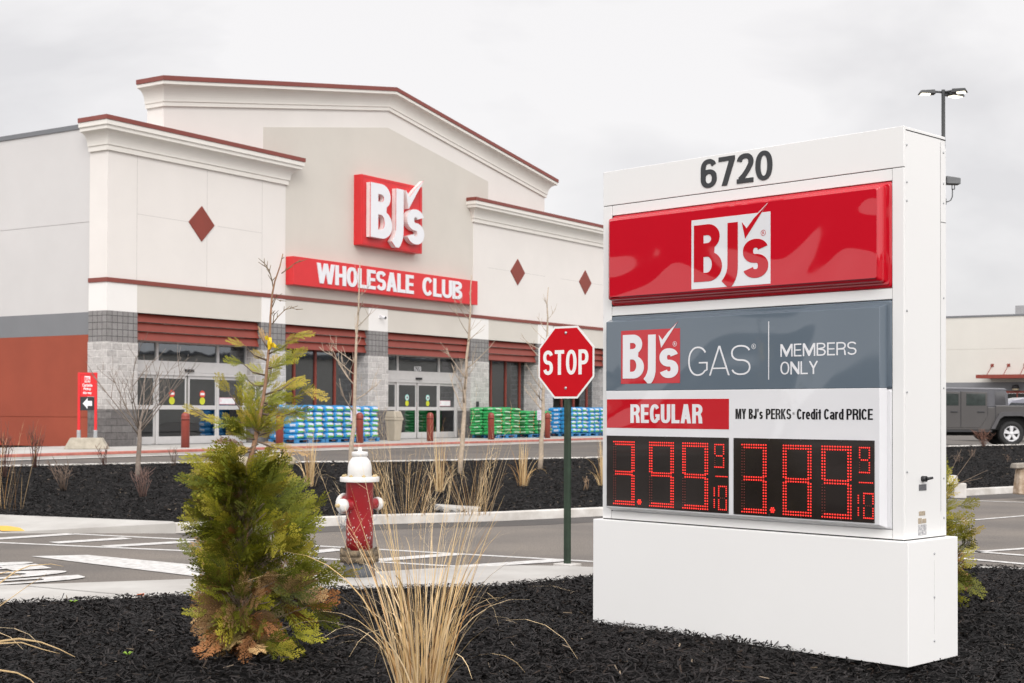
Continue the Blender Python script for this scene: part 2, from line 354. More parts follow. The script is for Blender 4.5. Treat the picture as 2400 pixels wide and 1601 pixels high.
m_mulch = mat('mulch', (.010, .009, .009), .9, .6, 22, 1.0, 38, .04, dark=(.003, .003, .003), tint=(.013, .012, .012), spec=.1)

# ------------------------------------------------------------------ ground, roads, kerbs
Z_ROAD = -0.13
g = MB(); g.add([(-1500, -1500, -.22), (1500, -1500, -.22), (1500, 2500, -.22), (-1500, 2500, -.22)], [(0, 1, 2, 3)])
struct(g.build('ground', m_earth))
g = MB(); g.add([(-90, -80, Z_ROAD), (120, -80, Z_ROAD), (120, 40, Z_ROAD), (-90, 40, Z_ROAD)], [(0, 1, 2, 3)])
struct(g.build('road', m_asph))

def resample(P, n):
    P = np.array(P, float); d = np.r_[0, np.cumsum(np.linalg.norm(np.diff(P, axis=0), axis=1))]
    t = np.linspace(0, d[-1], n); return np.stack([np.interp(t, d, P[:, k]) for k in range(P.shape[1])], 1)
def strip(A, B, m, name, nv=1, zf=None, jitter=0):
    """sheet between two polylines of (x, y, z)"""
    n = len(A); V, Fc = [], []
    for i in range(n):
        for j in range(nv + 1):
            f = j / nv; p = A[i] * (1 - f) + B[i] * f
            z = p[2] + (zf(f) if zf else 0) + (rg.normal(0, jitter) if jitter and 0 < j < nv else 0)
            V.append((p[0], p[1], z))
    for i in range(n - 1):
        for j in range(nv):
            a = i * (nv + 1) + j; Fc.append((a, a + nv + 1, a + nv + 2, a + 1))
    b = MB(); b.add(V, Fc, smooth=nv > 1); return b.build(name, m)
def ribbon(P, wid, z0, z1, m, name, side=1):
    """kerb: P is its road-side edge, wid its width, standing from z0 to z1 (z may vary along P as third value)"""
    P = np.array(P, float); n = len(P); b = MB()
    T = np.gradient(P[:, :2], axis=0); T /= np.linalg.norm(T, axis=1)[:, None]; Nn = np.stack([-T[:, 1], T[:, 0]], 1) * side
    zz = P[:, 2] if P.shape[1] > 2 else np.zeros(n)
    V, Fc = [], []
    for i in range(n):
        o = P[i, :2] - Nn[i] * .012; q = P[i, :2] + Nn[i] * .015; k = P[i, :2] + Nn[i] * wid
        V += [(*o, zz[i] + z0), (*q, zz[i] + z1 - .015), (*(q + Nn[i] * .015), zz[i] + z1), (*k, zz[i] + z1), (*k, zz[i] + z0)]
    for i in range(n - 1):
        for j in range(4):
            a = i * 5 + j; Fc.append((a, a + 1, a + 6, a + 5) if side > 0 else (a, a + 5, a + 6, a + 1))
    b.add(V, Fc); return b.build(name, m)

# near walkway along the mulch bed
far_e = resample([(-14, 9.4), (-9, 10.9), (-4.37, 12.27), (-3.09, 12.70), (-1.64, 13.18), (-.57, 13.82), (-.05, 13.99), (.35, 14.0), (.78, 13.86), (2.3, 14.05), (4.3, 14.12), (5.0, 13.9), (8, 12.6), (14, 9)], 90)
near_e = resample([(-13, 7.6), (-8.5, 9.5), (-3.94, 11.06), (-2.68, 11.57), (-1.49, 11.99), (-.6, 12.18), (-.09, 12.30), (.30, 12.6), (.74, 13.0), (2.2, 13.72), (4.3, 13.90), (4.9, 13.72), (7.8, 12.45), (13.8, 8.8)], 90)
b = MB(); V, Fc = [], []
for i in range(90):
    V += [(*near_e[i], -.3), (*near_e[i], 0), (*far_e[i], 0), (*far_e[i], -.3)]
for i in range(89):
    a = i * 4; Fc += [(a, a + 4, a + 5, a + 1), (a + 1, a + 5, a + 6, a + 2), (a + 2, a + 6, a + 7, a + 3)]
b.add(V, Fc)
# control joints cut across the slab
struct(b.build('pavement', m_conc))
b = MB()
for px0, py0, px1, py1 in [(62, 1374, 375, 1402), (520, 1353, 640, 1388)]:
    A, B2 = Vector((*at(px0, py0), .0045)), Vector((*at(px1, py1), .0045)); d = (B2 - A).normalized(); n_ = Vector((-d.y, d.x, 0)) * .006
    b.add([A - n_, B2 - n_, B2 + n_, A + n_], [(0, 1, 2, 3)])
struct(b.build('pavement_joint', mat('joint', (.12, .11, .10), .9)))

# near mulch bed with a low mound
def bed_z(x, y):
    return .012 + .03 * math.sin(x * 1.3 + .5) * math.sin(y * .9) + .02 * math.sin(x * 3.1 + y * 2.2) + .07 * math.exp(-((x + 1.6) ** 2 + (y - 8.7) ** 2) / .5) - .05 * math.exp(-((x - 2.35) ** 2 + (y - 8.1) ** 2) / .55)
V, Fc = [], []; NB = 90; NV = 60
base = np.stack([np.linspace(-9, 9, NB), np.full(NB, 1.0)], 1)
for i in range(NB):
    for j in range(NV + 1):
        f = j / NV; p = base[i] * (1 - f) + near_e[i] * f
        edge = min(1, (1 - f) * 6)
        V.append((p[0], p[1], bed_z(*p) * edge + .006 * (1 - edge)))
for i in range(NB - 1):
    for j in range(NV):
        a = i * (NV + 1) + j; Fc.append((a, a + NV + 1, a + NV + 2, a + 1))
b = MB(); b.add(V, Fc, smooth=True); struct(b.build('mulch_bed', m_mulch))
# the far bed rises from the kerb to the upper road
kerb_f = resample([(-4.45, 19.0), (-3.6, 19.55), (-2.77, 20.15), (-1.6, 20.75), (-.25, 21.22), (1.34, 22.3), (4.2, 24.3), (8.38, 27.7), (10.45, 29.3), (18, 35), (30, 44)], 70)
ribbon(np.c_[kerb_f, np.zeros(70)], .15, -.3, .005, m_kerb, 'kerb')['kind'] = 'structure'
bf = resample([(-22, 24.5, .0), (-12, 21.6, .0), (-7.32, 20.5, .0), (-4.52, 19.32, .0), (-3.68, 19.68, 0), (-2.85, 20.28, 0), (-1.66, 20.88, 0), (-.33, 21.35, 0), (1.26, 22.43, 0), (4.1, 24.42, 0), (8.3, 27.82, 0), (10.4, 29.42, 0), (18, 35.1, 0)], 110)
bb = resample([(-32, 19, .28), (-18, 25.4, .29), (-10.78, 30.2, .30), (-7.6, 32.5, .30), (-3.15, 33.6, .30), (2.3, 36.8, .31), (8, 40.6, .38), (12, 43.2, .45), (16, 44.6, .50), (20, 45.6, .52), (34, 48, .54)], 110)
def bulge(f): return .10 * math.sin(math.pi * f) ** 1.2
struct(strip(bf, bb, m_mulch, 'planted_slope', 22, bulge, .012))
def slope_z(x, y):
    """height of the far bed under (x, y)"""
    d = np.hypot(bf[:, 0] - x, bf[:, 1] - y).min(); e = np.hypot(bb[:, 0] - x, bb[:, 1] - y); k = e.argmin(); f = d / (d + e[k])
    return bb[k, 2] * f + bulge(f)
def on_slope(px, py):
    z = .1
    for _ in range(12): x, y = at(px, py, z); z = .5 * z + .5 * slope_z(x, y)
    return (x, y, z - .015)
# concrete corner with the kerb ramp and its yellow tactile pad
b = MB(); b.add([(-22, 20.5, -.125), (-11, 18.95, -.125), (-6.75, 18.94, -.122), (-4.45, 19.0, .004), (-4.56, 19.33, .004), (-7.32, 20.52, .004), (-12, 21.62, .004), (-22, 24.55, .004)], [(0, 1, 6, 7), (1, 2, 5, 6), (2, 3, 4, 5)])
b.add([(-22, 20.5, -.125), (-11, 18.95, -.125), (-6.75, 18.94, -.122), (-4.45, 19.0, .004), (-22, 20.5, -.3), (-11, 18.95, -.3), (-6.75, 18.94, -.3), (-4.45, 19.0, -.3)], [(4, 5, 1, 0), (5, 6, 2, 1), (6, 7, 3, 2)])
struct(b.build('pavement_corner', m_conc))
def apron_z(x, y): return -.12 + .124 * min(1, max(0, (y - 18.94) / 1.75))
P = [(-30, 1235.5), (18, 1235.5), (66, 1250), (-30, 1250)]; b = MB(); vs = []
for p in P:
    x, y = at(*p, -.09); y = max(y, 19.0); vs.append((x, y, apron_z(x, y) + .012))
b.add(vs, [(0, 1, 2, 3)]); b.f = [f if (Vector(b.v[f[1]]) - Vector(b.v[f[0]])).cross(Vector(b.v[f[2]]) - Vector(b.v[f[0]])).z > 0 else f[::-1] for f in b.f]
struct(b.build('tactile_pad', mat('yellow_tactile', (.72, .42, .06), .7, .1, 30, .5, 60)))

# upper road, its near kerb, the red kerb and the plaza in front of the store
BX, BY, BA = -11.888, 41.984, .9929
bu = np.array([math.cos(BA), math.sin(BA)]); bn = np.array([math.sin(BA), -math.cos(BA)])
def bp_(t, e, z): p = np.array([BX, BY]) + bu * t + bn * e; return (p[0], p[1], z)
PE = 4.0
near_r = np.c_[bb[:, :2], bb[:, 2] - .06]
far_r = resample([bp_(-40, PE, .29), bp_(-12, PE, .29), bp_(-4, PE, .29), bp_(4, PE, .29), bp_(14, PE, .29), bp_(24, PE, .29), bp_(34, PE, .30), bp_(46, PE, .32), bp_(60, PE, .42), bp_(75, PE - 10, .45)], 110)
struct(strip(near_r, far_r, m_asph2, 'upper_road', 6))
ribbon(np.c_[bb[:, :2], bb[:, 2]], .16, -.2, .03, m_kerb, 'planter_kerb')['kind'] = 'structure'
b = MB(); b.add([(14, 44, .44), (70, 30, .44), (260, 120, .46), (120, 230, .46), (20, 110, .44)], [(0, 1, 2, 3, 4)]); struct(b.build('parking_lot', m_asph2))
pl = MB()
pl.add([bp_(-60, PE + .001, -.1), bp_(60, PE + .001, -.1), bp_(60, PE + .001, .41), bp_(-60, PE + .001, .41), bp_(-60, PE - .03, .43), bp_(60, PE - .03, .43), bp_(60, -1.4, .43), bp_(-60, -1.4, .43)], [(0, 1, 2, 3), (3, 2, 5, 4), (4, 5, 6, 7)])
struct(pl.build('plaza', m_conc))
rk = MB(); rk.add([bp_(-60, PE + .006, .36), bp_(60, PE + .006, .36), bp_(60, PE + .006, .412), bp_(-60, PE + .006, .412), bp_(-60, PE - .07, .434), bp_(60, PE - .07, .434), bp_(60, PE - .03, .434), bp_(-60, PE - .03, .434)], [(0, 1, 2, 3), (3, 2, 6, 7), (7, 6, 5, 4)])
struct(rk.build('red_kerb', mat('red_kerb_paint', (.40, .10, .07), .7, .25, 6, dark=(.30, .09, .07), tint=(.46, .16, .12))))
gt = MB(); gt.add([bp_(-60, PE + .45, .296), bp_(60, PE + .45, .30), bp_(60, PE + .01, .31), bp_(-60, PE + .01, .31)], [(0, 1, 2, 3)])
struct(gt.build('gutter', m_conc))

# painted markings on the lower road
mk = MB(); ZM = Z_ROAD + .004
def line(p, q, w0, w1=None):
    A, B2 = Vector((*at(*p, ZM), ZM)), Vector((*at(*q, ZM), ZM)); d = (B2 - A).normalized(); n_ = Vector((-d.y, d.x, 0)); w1 = w1 or w0
    mk.add([A - n_ * w0 / 2, B2 - n_ * w1 / 2, B2 + n_ * w1 / 2, A + n_ * w0 / 2], [(0, 1, 2, 3)])
line((169, 1251), (700, 1277), .11); line((700, 1277), (1430, 1318), .11)
line((-80, 1268), (420, 1290), .11); line((420, 1290), (1085, 1328), .11)
ZM += .003
for p, q in [((-60, 1266), (169, 1251)), ((126, 1272), (299, 1261)), ((246, 1280.5), (450, 1269)), ((640, 1303), (798, 1287)), ((881, 1313), (1077, 1297.5)), ((1085, 1328), (1320, 1312))]:
    line(p, q, .26)
line((2190, 1300), (2420, 1284), .13); line((2190, 1285), (2420, 1303), .13); line((2190, 1303), (2420, 1323), .13)
line((2215, 1171), (2420, 1178), .12); line((2215, 1224), (2420, 1207), .10)
# stop bar and the word on the tarmac
A, B2 = Vector((*at(72, 1302, ZM), ZM)), Vector((*at(204, 1300.5, ZM), ZM))
P4 = [at(72, 1303.5, ZM), at(205, 1300.5, ZM), at(460, 1324, ZM), at(470, 1352, ZM)]
mk.add([(*p, ZM) for p in P4], [(3, 2, 1, 0)])
V, Fc = text('STOP', .02); up = Vector((.80, .60, 0)); rt = Vector((.60, -.80, 0)); org = Vector((-7.05, 14.05, ZM + .003))
mk.add([org + rt * (v[0] * 2.0) + up * (v[1] * 2.3) for v in V if v[2] > 0] , [])
idx = {i: k for k, i in enumerate([i for i, v in enumerate(V) if v[2] > 0])}; o0 = len(mk.v) - len(idx)
for f in Fc:
    if all(i in idx for i in f): mk.f.append([o0 + idx[i] for i in f]); mk.m.append(0); mk.s.append(False)
struct(mk.build('road_markings', m_mark))
# worn strip of darker tarmac beside the far kerb
k0 = np.c_[kerb_f, np.full(70, Z_ROAD + .003)]; T = np.gradient(kerb_f, axis=0); T /= np.linalg.norm(T, axis=1)[:, None]
k1 = k0.copy(); k1[:, 0] += T[:, 1] * .9; k1[:, 1] -= T[:, 0] * .9
struct(strip(k0, k1, asphalt('asphalt_dark', (.085, .076, .07)), 'road_edge'))

# wood chips
def chips(name, P, Z, size, m, dark):
    n = len(P); L_ = size * rg.uniform(.5, 1.5, n); W_ = size * rg.uniform(.12, .26, n); yaw = rg.uniform(0, 2 * np.pi, n)
    pit = rg.normal(0, .36, n); rol = rg.normal(0, .6, n)
    q = np.array([(-.5, -.5, 0), (.5, -.38, 0), (-.45, 0, .18), (.5, .05, .18), (-.5, .5, 0), (.42, .5, 0)])
    v = q[None] * np.stack([L_, W_, W_], 1)[:, None]
    def rot(v, a, i, j):
        c, s = np.cos(a)[:, None], np.sin(a)[:, None]; x = v[..., i] * c - v[..., j] * s; y = v[..., i] * s + v[..., j] * c; v = v.copy(); v[..., i] = x; v[..., j] = y; return v
    v = rot(v, rol, 1, 2); v = rot(v, pit, 0, 2); v = rot(v, yaw, 0, 1)
    v += np.concatenate([P, Z[:, None]], 1)[:, None]
    F = np.array([(0, 1, 3, 2), (2, 3, 5, 4)])[None] + (np.arange(n) * 6)[:, None, None]
    c = np.repeat(dark, 6, axis=0)
    return mesh_np(name, v.reshape(-1, 3), F.reshape(-1, 4), m, col=c)
m_chip = mat('wood_chip', (1, 1, 1), .7, .25, 90, spec=.3, attr='Col', dark=(.75, .75, .75), tint=(1, 1, 1))
def chip_cols(n, lo=.003, hi=.034, light=.006):
    v = (lo + (hi - lo) * rg.random(n) ** 2.2)[:, None] * np.array([1.08, .90, .86])[None]
    br = rg.random(n) < .04; v[br] = np.array([.035, .023, .016]) * rg.uniform(.5, 1.4, (br.sum(), 1))
    lt = rg.random(n) < light; v[lt] = np.array([.26, .20, .14]) * rg.uniform(.5, 1.3, (lt.sum(), 1))
    return v
n = 260000
f = rg.random(n) ** .75; t = rg.uniform(18, 72, n); i0 = t.astype(int); fr = (t - i0)[:, None]
bs = base[i0] * (1 - fr) + base[i0 + 1] * fr; ne = near_e[i0] * (1 - fr) + near_e[i0 + 1] * fr
P = bs * (1 - f[:, None]) + ne * f[:, None] + rg.normal(0, .012, (n, 2)); keep = (P[:, 1] > 5.6) & (np.abs(P[:, 0]) < P[:, 1] * .42 + .3); P = P[keep]
x, y = P[:, 0], P[:, 1]; edge = np.minimum(1, (1 - f[keep]) * 6)
Z = (.012 + .03 * np.sin(x * 1.3 + .5) * np.sin(y * .9) + .02 * np.sin(x * 3.1 + y * 2.2) + .07 * np.exp(-((x + 1.6) ** 2 + (y - 8.7) ** 2) / .5) - .05 * np.exp(-((x - 2.35) ** 2 + (y - 8.1) ** 2) / .55)) * edge + rg.uniform(.002, .042, len(x))
o = chips('wood_mulch', P, Z, .046, m_chip, chip_cols(len(P), light=.004)); tag(o, 'black shredded wood mulch around the price sign', 'mulch', kind='stuff')
n = 110000; t = rg.uniform(8, 100, n); i0 = t.astype(int); fr = (t - i0)[:, None]; f = rg.random(n)[:, None] ** 1.2
A = bf[i0] * (1 - fr) + bf[i0 + 1] * fr; B2 = bb[i0] * (1 - fr) + bb[i0 + 1] * fr; P = A * (1 - f) + B2 * f
Z = P[:, 2] + .10 * np.sin(np.pi * f[:, 0]) ** 1.2 + rg.uniform(.0, .04, n)
o = chips('slope_mulch', P[:, :2], Z, .062, m_chip, chip_cols(n, light=.009)); tag(o, 'black mulch on the planted slope below the store', 'mulch', kind='stuff')

# ------------------------------------------------------------------ the store: local x runs along the front, y into the building
m_cream = mat('cream_stucco', (.72, .685, .65), .85, .03, .5, .35, 220, .003)
m_trim = mat('trim_stucco', (.74, .71, .66), .8, .025, .6, .15, 200, .002)
m_beige = mat('beige_stucco', (.59, .555, .50), .85, .04, .45, .35, 220, .003)
m_pale = mat('pale_panel', (.57, .555, .545), .85, .035, .4, .25, 150, .003)
m_grey = mat('grey_band', (.19, .195, .205), .8, .05, .6)
m_rust = mat('rust_red_wall', (.30, .062, .032), .85, .09, .7, .3, 120, .004)
m_red_metal = mat('red_metal', (.22, .037, .022), .42, .08, 2)
m_coping = mat('coping_metal', (.205, .045, .032), .4, .08, .8)
m_greycap = mat('grey_coping', (.15, .155, .165), .5, .06, 1)
m_alu = mat('aluminium_frame', (.52, .505, .495), .4, .05, 4)
m_glass = glass_mat('window_glass', (.52, .56, .54), .17)
m_dark = mat('dark_interior', (.045, .045, .043), .9, .3, .8)
m_int = mat('interior_wall', (.30, .29, .27), .9, .25, .6)
m_joint = mat('panel_joint', (.50, .475, .45), .9, .05)

def blocks(name, c1, c2, mortar, bw, bh, offs, ms, bump, tone=.25):
    m = bpy.data.materials.new(name); m.use_nodes = True; t = m.node_tree; b = t.nodes['Principled BSDF']; b.inputs['Roughness'].default_value = .9; l = t.links.new
    tc = N(t, 'ShaderNodeTexCoord'); s = N(t, 'ShaderNodeSeparateXYZ'); c = N(t, 'ShaderNodeCombineXYZ'); a = N(t, 'ShaderNodeMath', operation='SUBTRACT')
    l(tc.outputs['Object'], s.inputs[0]); l(s.outputs['X'], a.inputs[0]); l(s.outputs['Y'], a.inputs[1]); l(a.outputs[0], c.inputs['X'])
    z = N(t, 'ShaderNodeMath', operation='SUBTRACT'); z.inputs[1].default_value = .43; l(s.outputs['Z'], z.inputs[0]); l(z.outputs[0], c.inputs['Y'])
    br = N(t, 'ShaderNodeTexBrick', offset=offs); br.inputs['Scale'].default_value = 1; br.inputs['Brick Width'].default_value = bw; br.inputs['Row Height'].default_value = bh
    br.inputs['Mortar Size'].default_value = ms; br.inputs['Mortar Smooth'].default_value = .3; br.inputs['Color1'].default_value = (*c1, 1); br.inputs['Color2'].default_value = (*c2, 1); br.inputs['Mortar'].default_value = (*mortar, 1)
    l(c.outputs[0], br.inputs['Vector'])
    n = N(t, 'ShaderNodeTexNoise'); n.inputs['Scale'].default_value = 9; n.inputs['Detail'].default_value = 7; n.inputs['Roughness'].default_value = .7; l(tc.outputs['Object'], n.inputs['Vector'])
    r = N(t, 'ShaderNodeMapRange'); r.inputs['To Min'].default_value = 1 - tone; r.inputs['To Max'].default_value = 1 + tone; r.inputs['From Min'].default_value = .3; r.inputs['From Max'].default_value = .7; l(n.outputs['Fac'], r.inputs['Value'])
    v = N(t, 'ShaderNodeVectorMath', operation='SCALE'); l(br.outputs['Color'], v.inputs[0]); l(r.outputs['Result'], v.inputs['Scale']); l(v.outputs['Vector'], b.inputs['Base Color'])
    h = N(t, 'ShaderNodeMath', operation='MULTIPLY_ADD'); h.inputs[1].default_value = -1.4; l(br.outputs['Fac'], h.inputs[0]); l(n.outputs['Fac'], h.inputs[2])
    bp = N(t, 'ShaderNodeBump'); bp.inputs['Strength'].default_value = bump; bp.inputs['Distance'].default_value = .04; l(h.outputs[0], bp.inputs['Height']); l(bp.outputs['Normal'], b.inputs['Normal'])
    return m
m_blk_top = blocks('grey_square_block', (.215, .205, .20), (.25, .24, .235), (.075, .072, .07), .203, .203, 0, .012, .35, .14)
m_blk_mid = blocks('light_split_block', (.53, .505, .485), (.41, .39, .375), (.66, .635, .61), .406, .203, .5, .017, .9, .2)
m_blk_low = blocks('dark_split_block', (.125, .115, .112), (.165, .155, .15), (.10, .095, .092), .406, .203, .5, .008, .9, .28)

store = thing('store', 'large cream warehouse store with red cornices, red louvres and grey block piers', 'building', (BX, BY, 0), BA)
def spart(b, name, m, **k): return b.build(name, m, store, **k)
TL, CW, TW = 7.69, 18.86, 26.55      # left tower end, centre bay end
T_END = 41.5
# front wall above the piers (towers cream, centre beige), stucco returns on the left end
for q in ((0, TL, 0, .78), (CW, 34.5, 0, .78), (34.5, T_END, .25, 1.1)):
    b = MB(); b.box(*q, 4.43, 9.3); spart(b, 'front_wall', m_cream)
b = MB(); b.box(TL, CW, .018, .78, 4.43, 9.5, 0); spart(b, 'entrance_wall', m_beige)
# gable parapet above and behind the towers
GL, GR, GC = 2.2, 24.36, 13.28
b = MB(); fn = lambda u, v, w_: (u, w_, v)
pg = [(GL, 9.502), (GR, 9.502), (GR, 11.0), (GC, 12.86), (GL, 11.0)]
b.prism(pg, .03, .76, fn); spart(b, 'gable', m_cream)
b = MB(); b.prism([(6.62, 9.5), (19.95, 9.5), (19.95, 10.93), (GC, 12.03), (6.62, 10.93)], .018, .2, fn); spart(b, 'gable_panel', m_beige)
# cornices: a moulded profile swept round the parapet, the red coping on top
def cornice(nodes, mname, prof, cap):
    for nm, pr, m in (('cornice', prof, m_trim), ('coping', cap, m_coping)):
        b = MB(); k = len(pr); V, Fc = [], []
        for (t0, e0, ot, oe, z0) in nodes:
            for p, z in pr: V.append((t0 + ot * p, -(e0 + oe * p), z0 + z))
        for i in range(len(nodes) - 1):
            for j in range(k - 1): a = i * k + j; Fc.append((a, a + k, a + k + 1, a + 1))
        b.add(V, Fc)
        n0 = (len(nodes) - 1) * k
        b.f += [list(range(k)), [n0 + j for j in range(k)][::-1]]; b.m += [0, 0]; b.s += [False, False]
        spart(b, nm, m)
prof = [(0, -.93), (.075, -.93), (.075, -.79), (.11, -.775)] + [(.11 + .25 * (1 - math.cos(R(a))), -.775 + .375 * math.sin(R(a))) for a in range(10, 90, 10)] + [(.37, -.40), (.40, -.385), (.40, -.285), (.45, -.27), (.45, -.135), (0, -.135)]
cap = [(0, -.13), (.475, -.13), (.475, 0), (.43, .012), (0, .012)]
cornice([(0, -.77, -1, 0, 10.07), (0, 0, -1, 1, 10.07), (TL, 0, 1, 1, 10.07), (TL, -.05, 1, 0, 10.07)], 'tower', prof, cap)
cornice([(CW, -.05, -1, 0, 10.07), (CW, 0, -1, 1, 10.07), (34.5, 0, 1, 1, 10.07), (34.5, -.8, 1, 0, 10.07)], 'tower', prof, cap)
gprof = [(0, -.80), (.07, -.80), (.07, -.68), (.10, -.665)] + [(.10 + .27 * (1 - math.cos(R(a))), -.665 + .42 * math.sin(R(a))) for a in range(10, 90, 10)] + [(.38, -.24), (.42, -.225), (.42, -.125), (0, -.125)]
gcap = [(0, -.12), (.45, -.12), (.45, .02), (.41, .03), (0, .03)]
cornice([(GL, -.77, -1, 0, 11.62), (GL, -.03, -1, 1, 11.62), (GC, -.03, 0, 1, 13.46), (GR, -.03, 1, 1, 11.62), (GR, -.77, 1, 0, 11.62)], 'gable', gprof, gcap)
b = MB(); b.prism([(GL, 10.95), (GR, 10.95), (GR, 11.55), (GC, 13.39), (GL, 11.55)], .035, .755, fn); b.box(0, TL, .003, .78, 9.3, 9.95); b.box(CW, 34.5, .003, .78, 9.3, 9.95)
spart(b, 'parapet', m_cream)
# red string course, white pilasters and beige spandrels under it
b = MB(); b.box(-.045, 34.5, -.045, .05, 5.27, 5.40); b.box(-.045, .05, .05, .78, 5.27, 5.40); spart(b, 'string_course', m_coping)
PIERS = [(0, 1.145), (6.53, 7.69), (12.16, 13.29), (18.70, 19.96), (23.78, 25.0), (29.7, 30.9), (33.4, 34.5)]
m_pilas = mat('white_stucco', (.77, .75, .725), .8, .02, .6, .2, 200, .002)
for x0, x1 in PIERS:
    b = MB(); b.box(x0 if x0 else -.012, x1, -.02 if x0 else -.012, .5, 4.43, 5.27 - .002)
    if x0 == 0: b.box(-.012, .6, .5, .782, 4.43, 5.268)
    spart(b, 'pilaster', m_pilas)
for (a, c) in zip(PIERS[:-1], PIERS[1:]):
    b = MB(); b.box(a[1], c[0], -.006, .3, 4.43, 5.268); spart(b, 'spandrel', m_beige)
# block piers
for k, (x0, x1) in enumerate(PIERS):
    b = MB(); d = .78 if k == 0 else .75
    b.box(x0 - .02, x1 + .02, -.02, d, 3.52, 4.428, 0); b.box(x0 - .032, x1 + .032, -.032, d + .012, 1.52, 3.518, 1); b.box(x0 - .025, x1 + .025, -.025, d + .004, .42, 1.518, 2)
    spart(b, 'pier', [m_blk_top, m_blk_mid, m_blk_low], bevel=.012)
# panel joints on the stucco, each a shallow dark line
J = .006
JL = [(x - J, x + J, 5.42, 9.15) for x in (1.13, 4.03, 6.55)] + [(x0, x1, 7.39 - J, 7.39 + J) for x0, x1 in ((1.14, 3.25), (4.5, 6.54), (19.9, 21.55), (22.8, 24.4), (25.7, 27.2), (28.5, 30.3))]
for x0, x1, z0, z1 in JL: b = MB(); b.box(x0, x1, -.0025, .01, z0, z1); spart(b, 'panel_joint', m_joint)
for x in (3.785, 22.16, 27.83, 33.4):
    b = MB(); q = [(x, 7.95), (x - .56, 7.39), (x, 6.83), (x + .56, 7.39)]
    if x > 33: continue
    b.prism(q[::-1], -.03, .02, fn); spart(b, 'diamond_tile', m_red_metal, bevel=.008)
# long left side wall: cream over grey over rust red
SW = 60
b = MB()
b.box(.06, .5, .78, SW, 4.41, 7.07, 0); b.box(.06, .5, .78, SW, 7.10, 9.92, 0); b.box(.075, .5, .78, SW, 7.06, 7.11, 0)
b.box(.058, .5, .78, SW, 3.74, 4.41, 1)
b.box(.06, .5, .78, SW, 1.30, 3.74, 2); b.box(.075, .5, .78, SW, 1.26, 1.31, 2); b.box(.06, .5, .78, SW, .40, 1.27, 2)
spart(b, 'side_wall', [m_pale, m_grey, m_rust])
b = MB(); b.box(.02, .55, .86, SW, 9.9, 10.04); spart(b, 'grey_coping', m_greycap)
b = MB(); b.box(.5, T_END, 6.5, SW, .44, 9.6); b.box(.5, T_END, .88, 6.5, 5.3, 9.6); b.box(T_END - .3, T_END, .9, 6.5, .44, 5.3); spart(b, 'roof', m_int)
b = MB()
for x0, x1 in PIERS[1:-1]: b.box(x0 + .4, x1 - .3, .8, 6.4, .44, 5.29)
b.box(.5, 1.2, .88, 6.4, .44, 5.29); spart(b, 'partition', m_int)
b = MB(); b.box(.6, T_END, .5, 6.45, .40, .436); spart(b, 'floor', mat('polished_floor', (.16, .155, .15), .35, .1, 1))
m_tube = mat('ceiling_light', (.9, .9, .9), .5, emit=((1, .98, .93), 9.0))
for x in (2.8, 4.9, 8.6, 11.0, 14.6, 17.2, 21.0, 22.9, 26.4, 28.4):
    for y in (2.2, 4.6): b = MB(); b.box(x - .75, x + .75, y, y + .3, 5.18, 5.24); spart(b, 'ceiling_light', m_tube)
# red louvres over each bay
BAYS = [(a[1], c[0]) for a, c in zip(PIERS[:-1], PIERS[1:])]
for x0, x1 in BAYS:
    b = MB()
    for i in range(3):
        z1 = 4.425 - i * .275; b.hexa([(x0 + .03, .06, z1 - .26), (x1 - .03, .06, z1 - .26), (x1 - .03, .5, z1 - .20), (x0 + .03, .5, z1 - .20)], [(x0 + .03, .16, z1), (x1 - .03, .16, z1), (x1 - .03, .5, z1), (x0 + .03, .5, z1)])
    spart(b, 'louvre', m_red_metal)
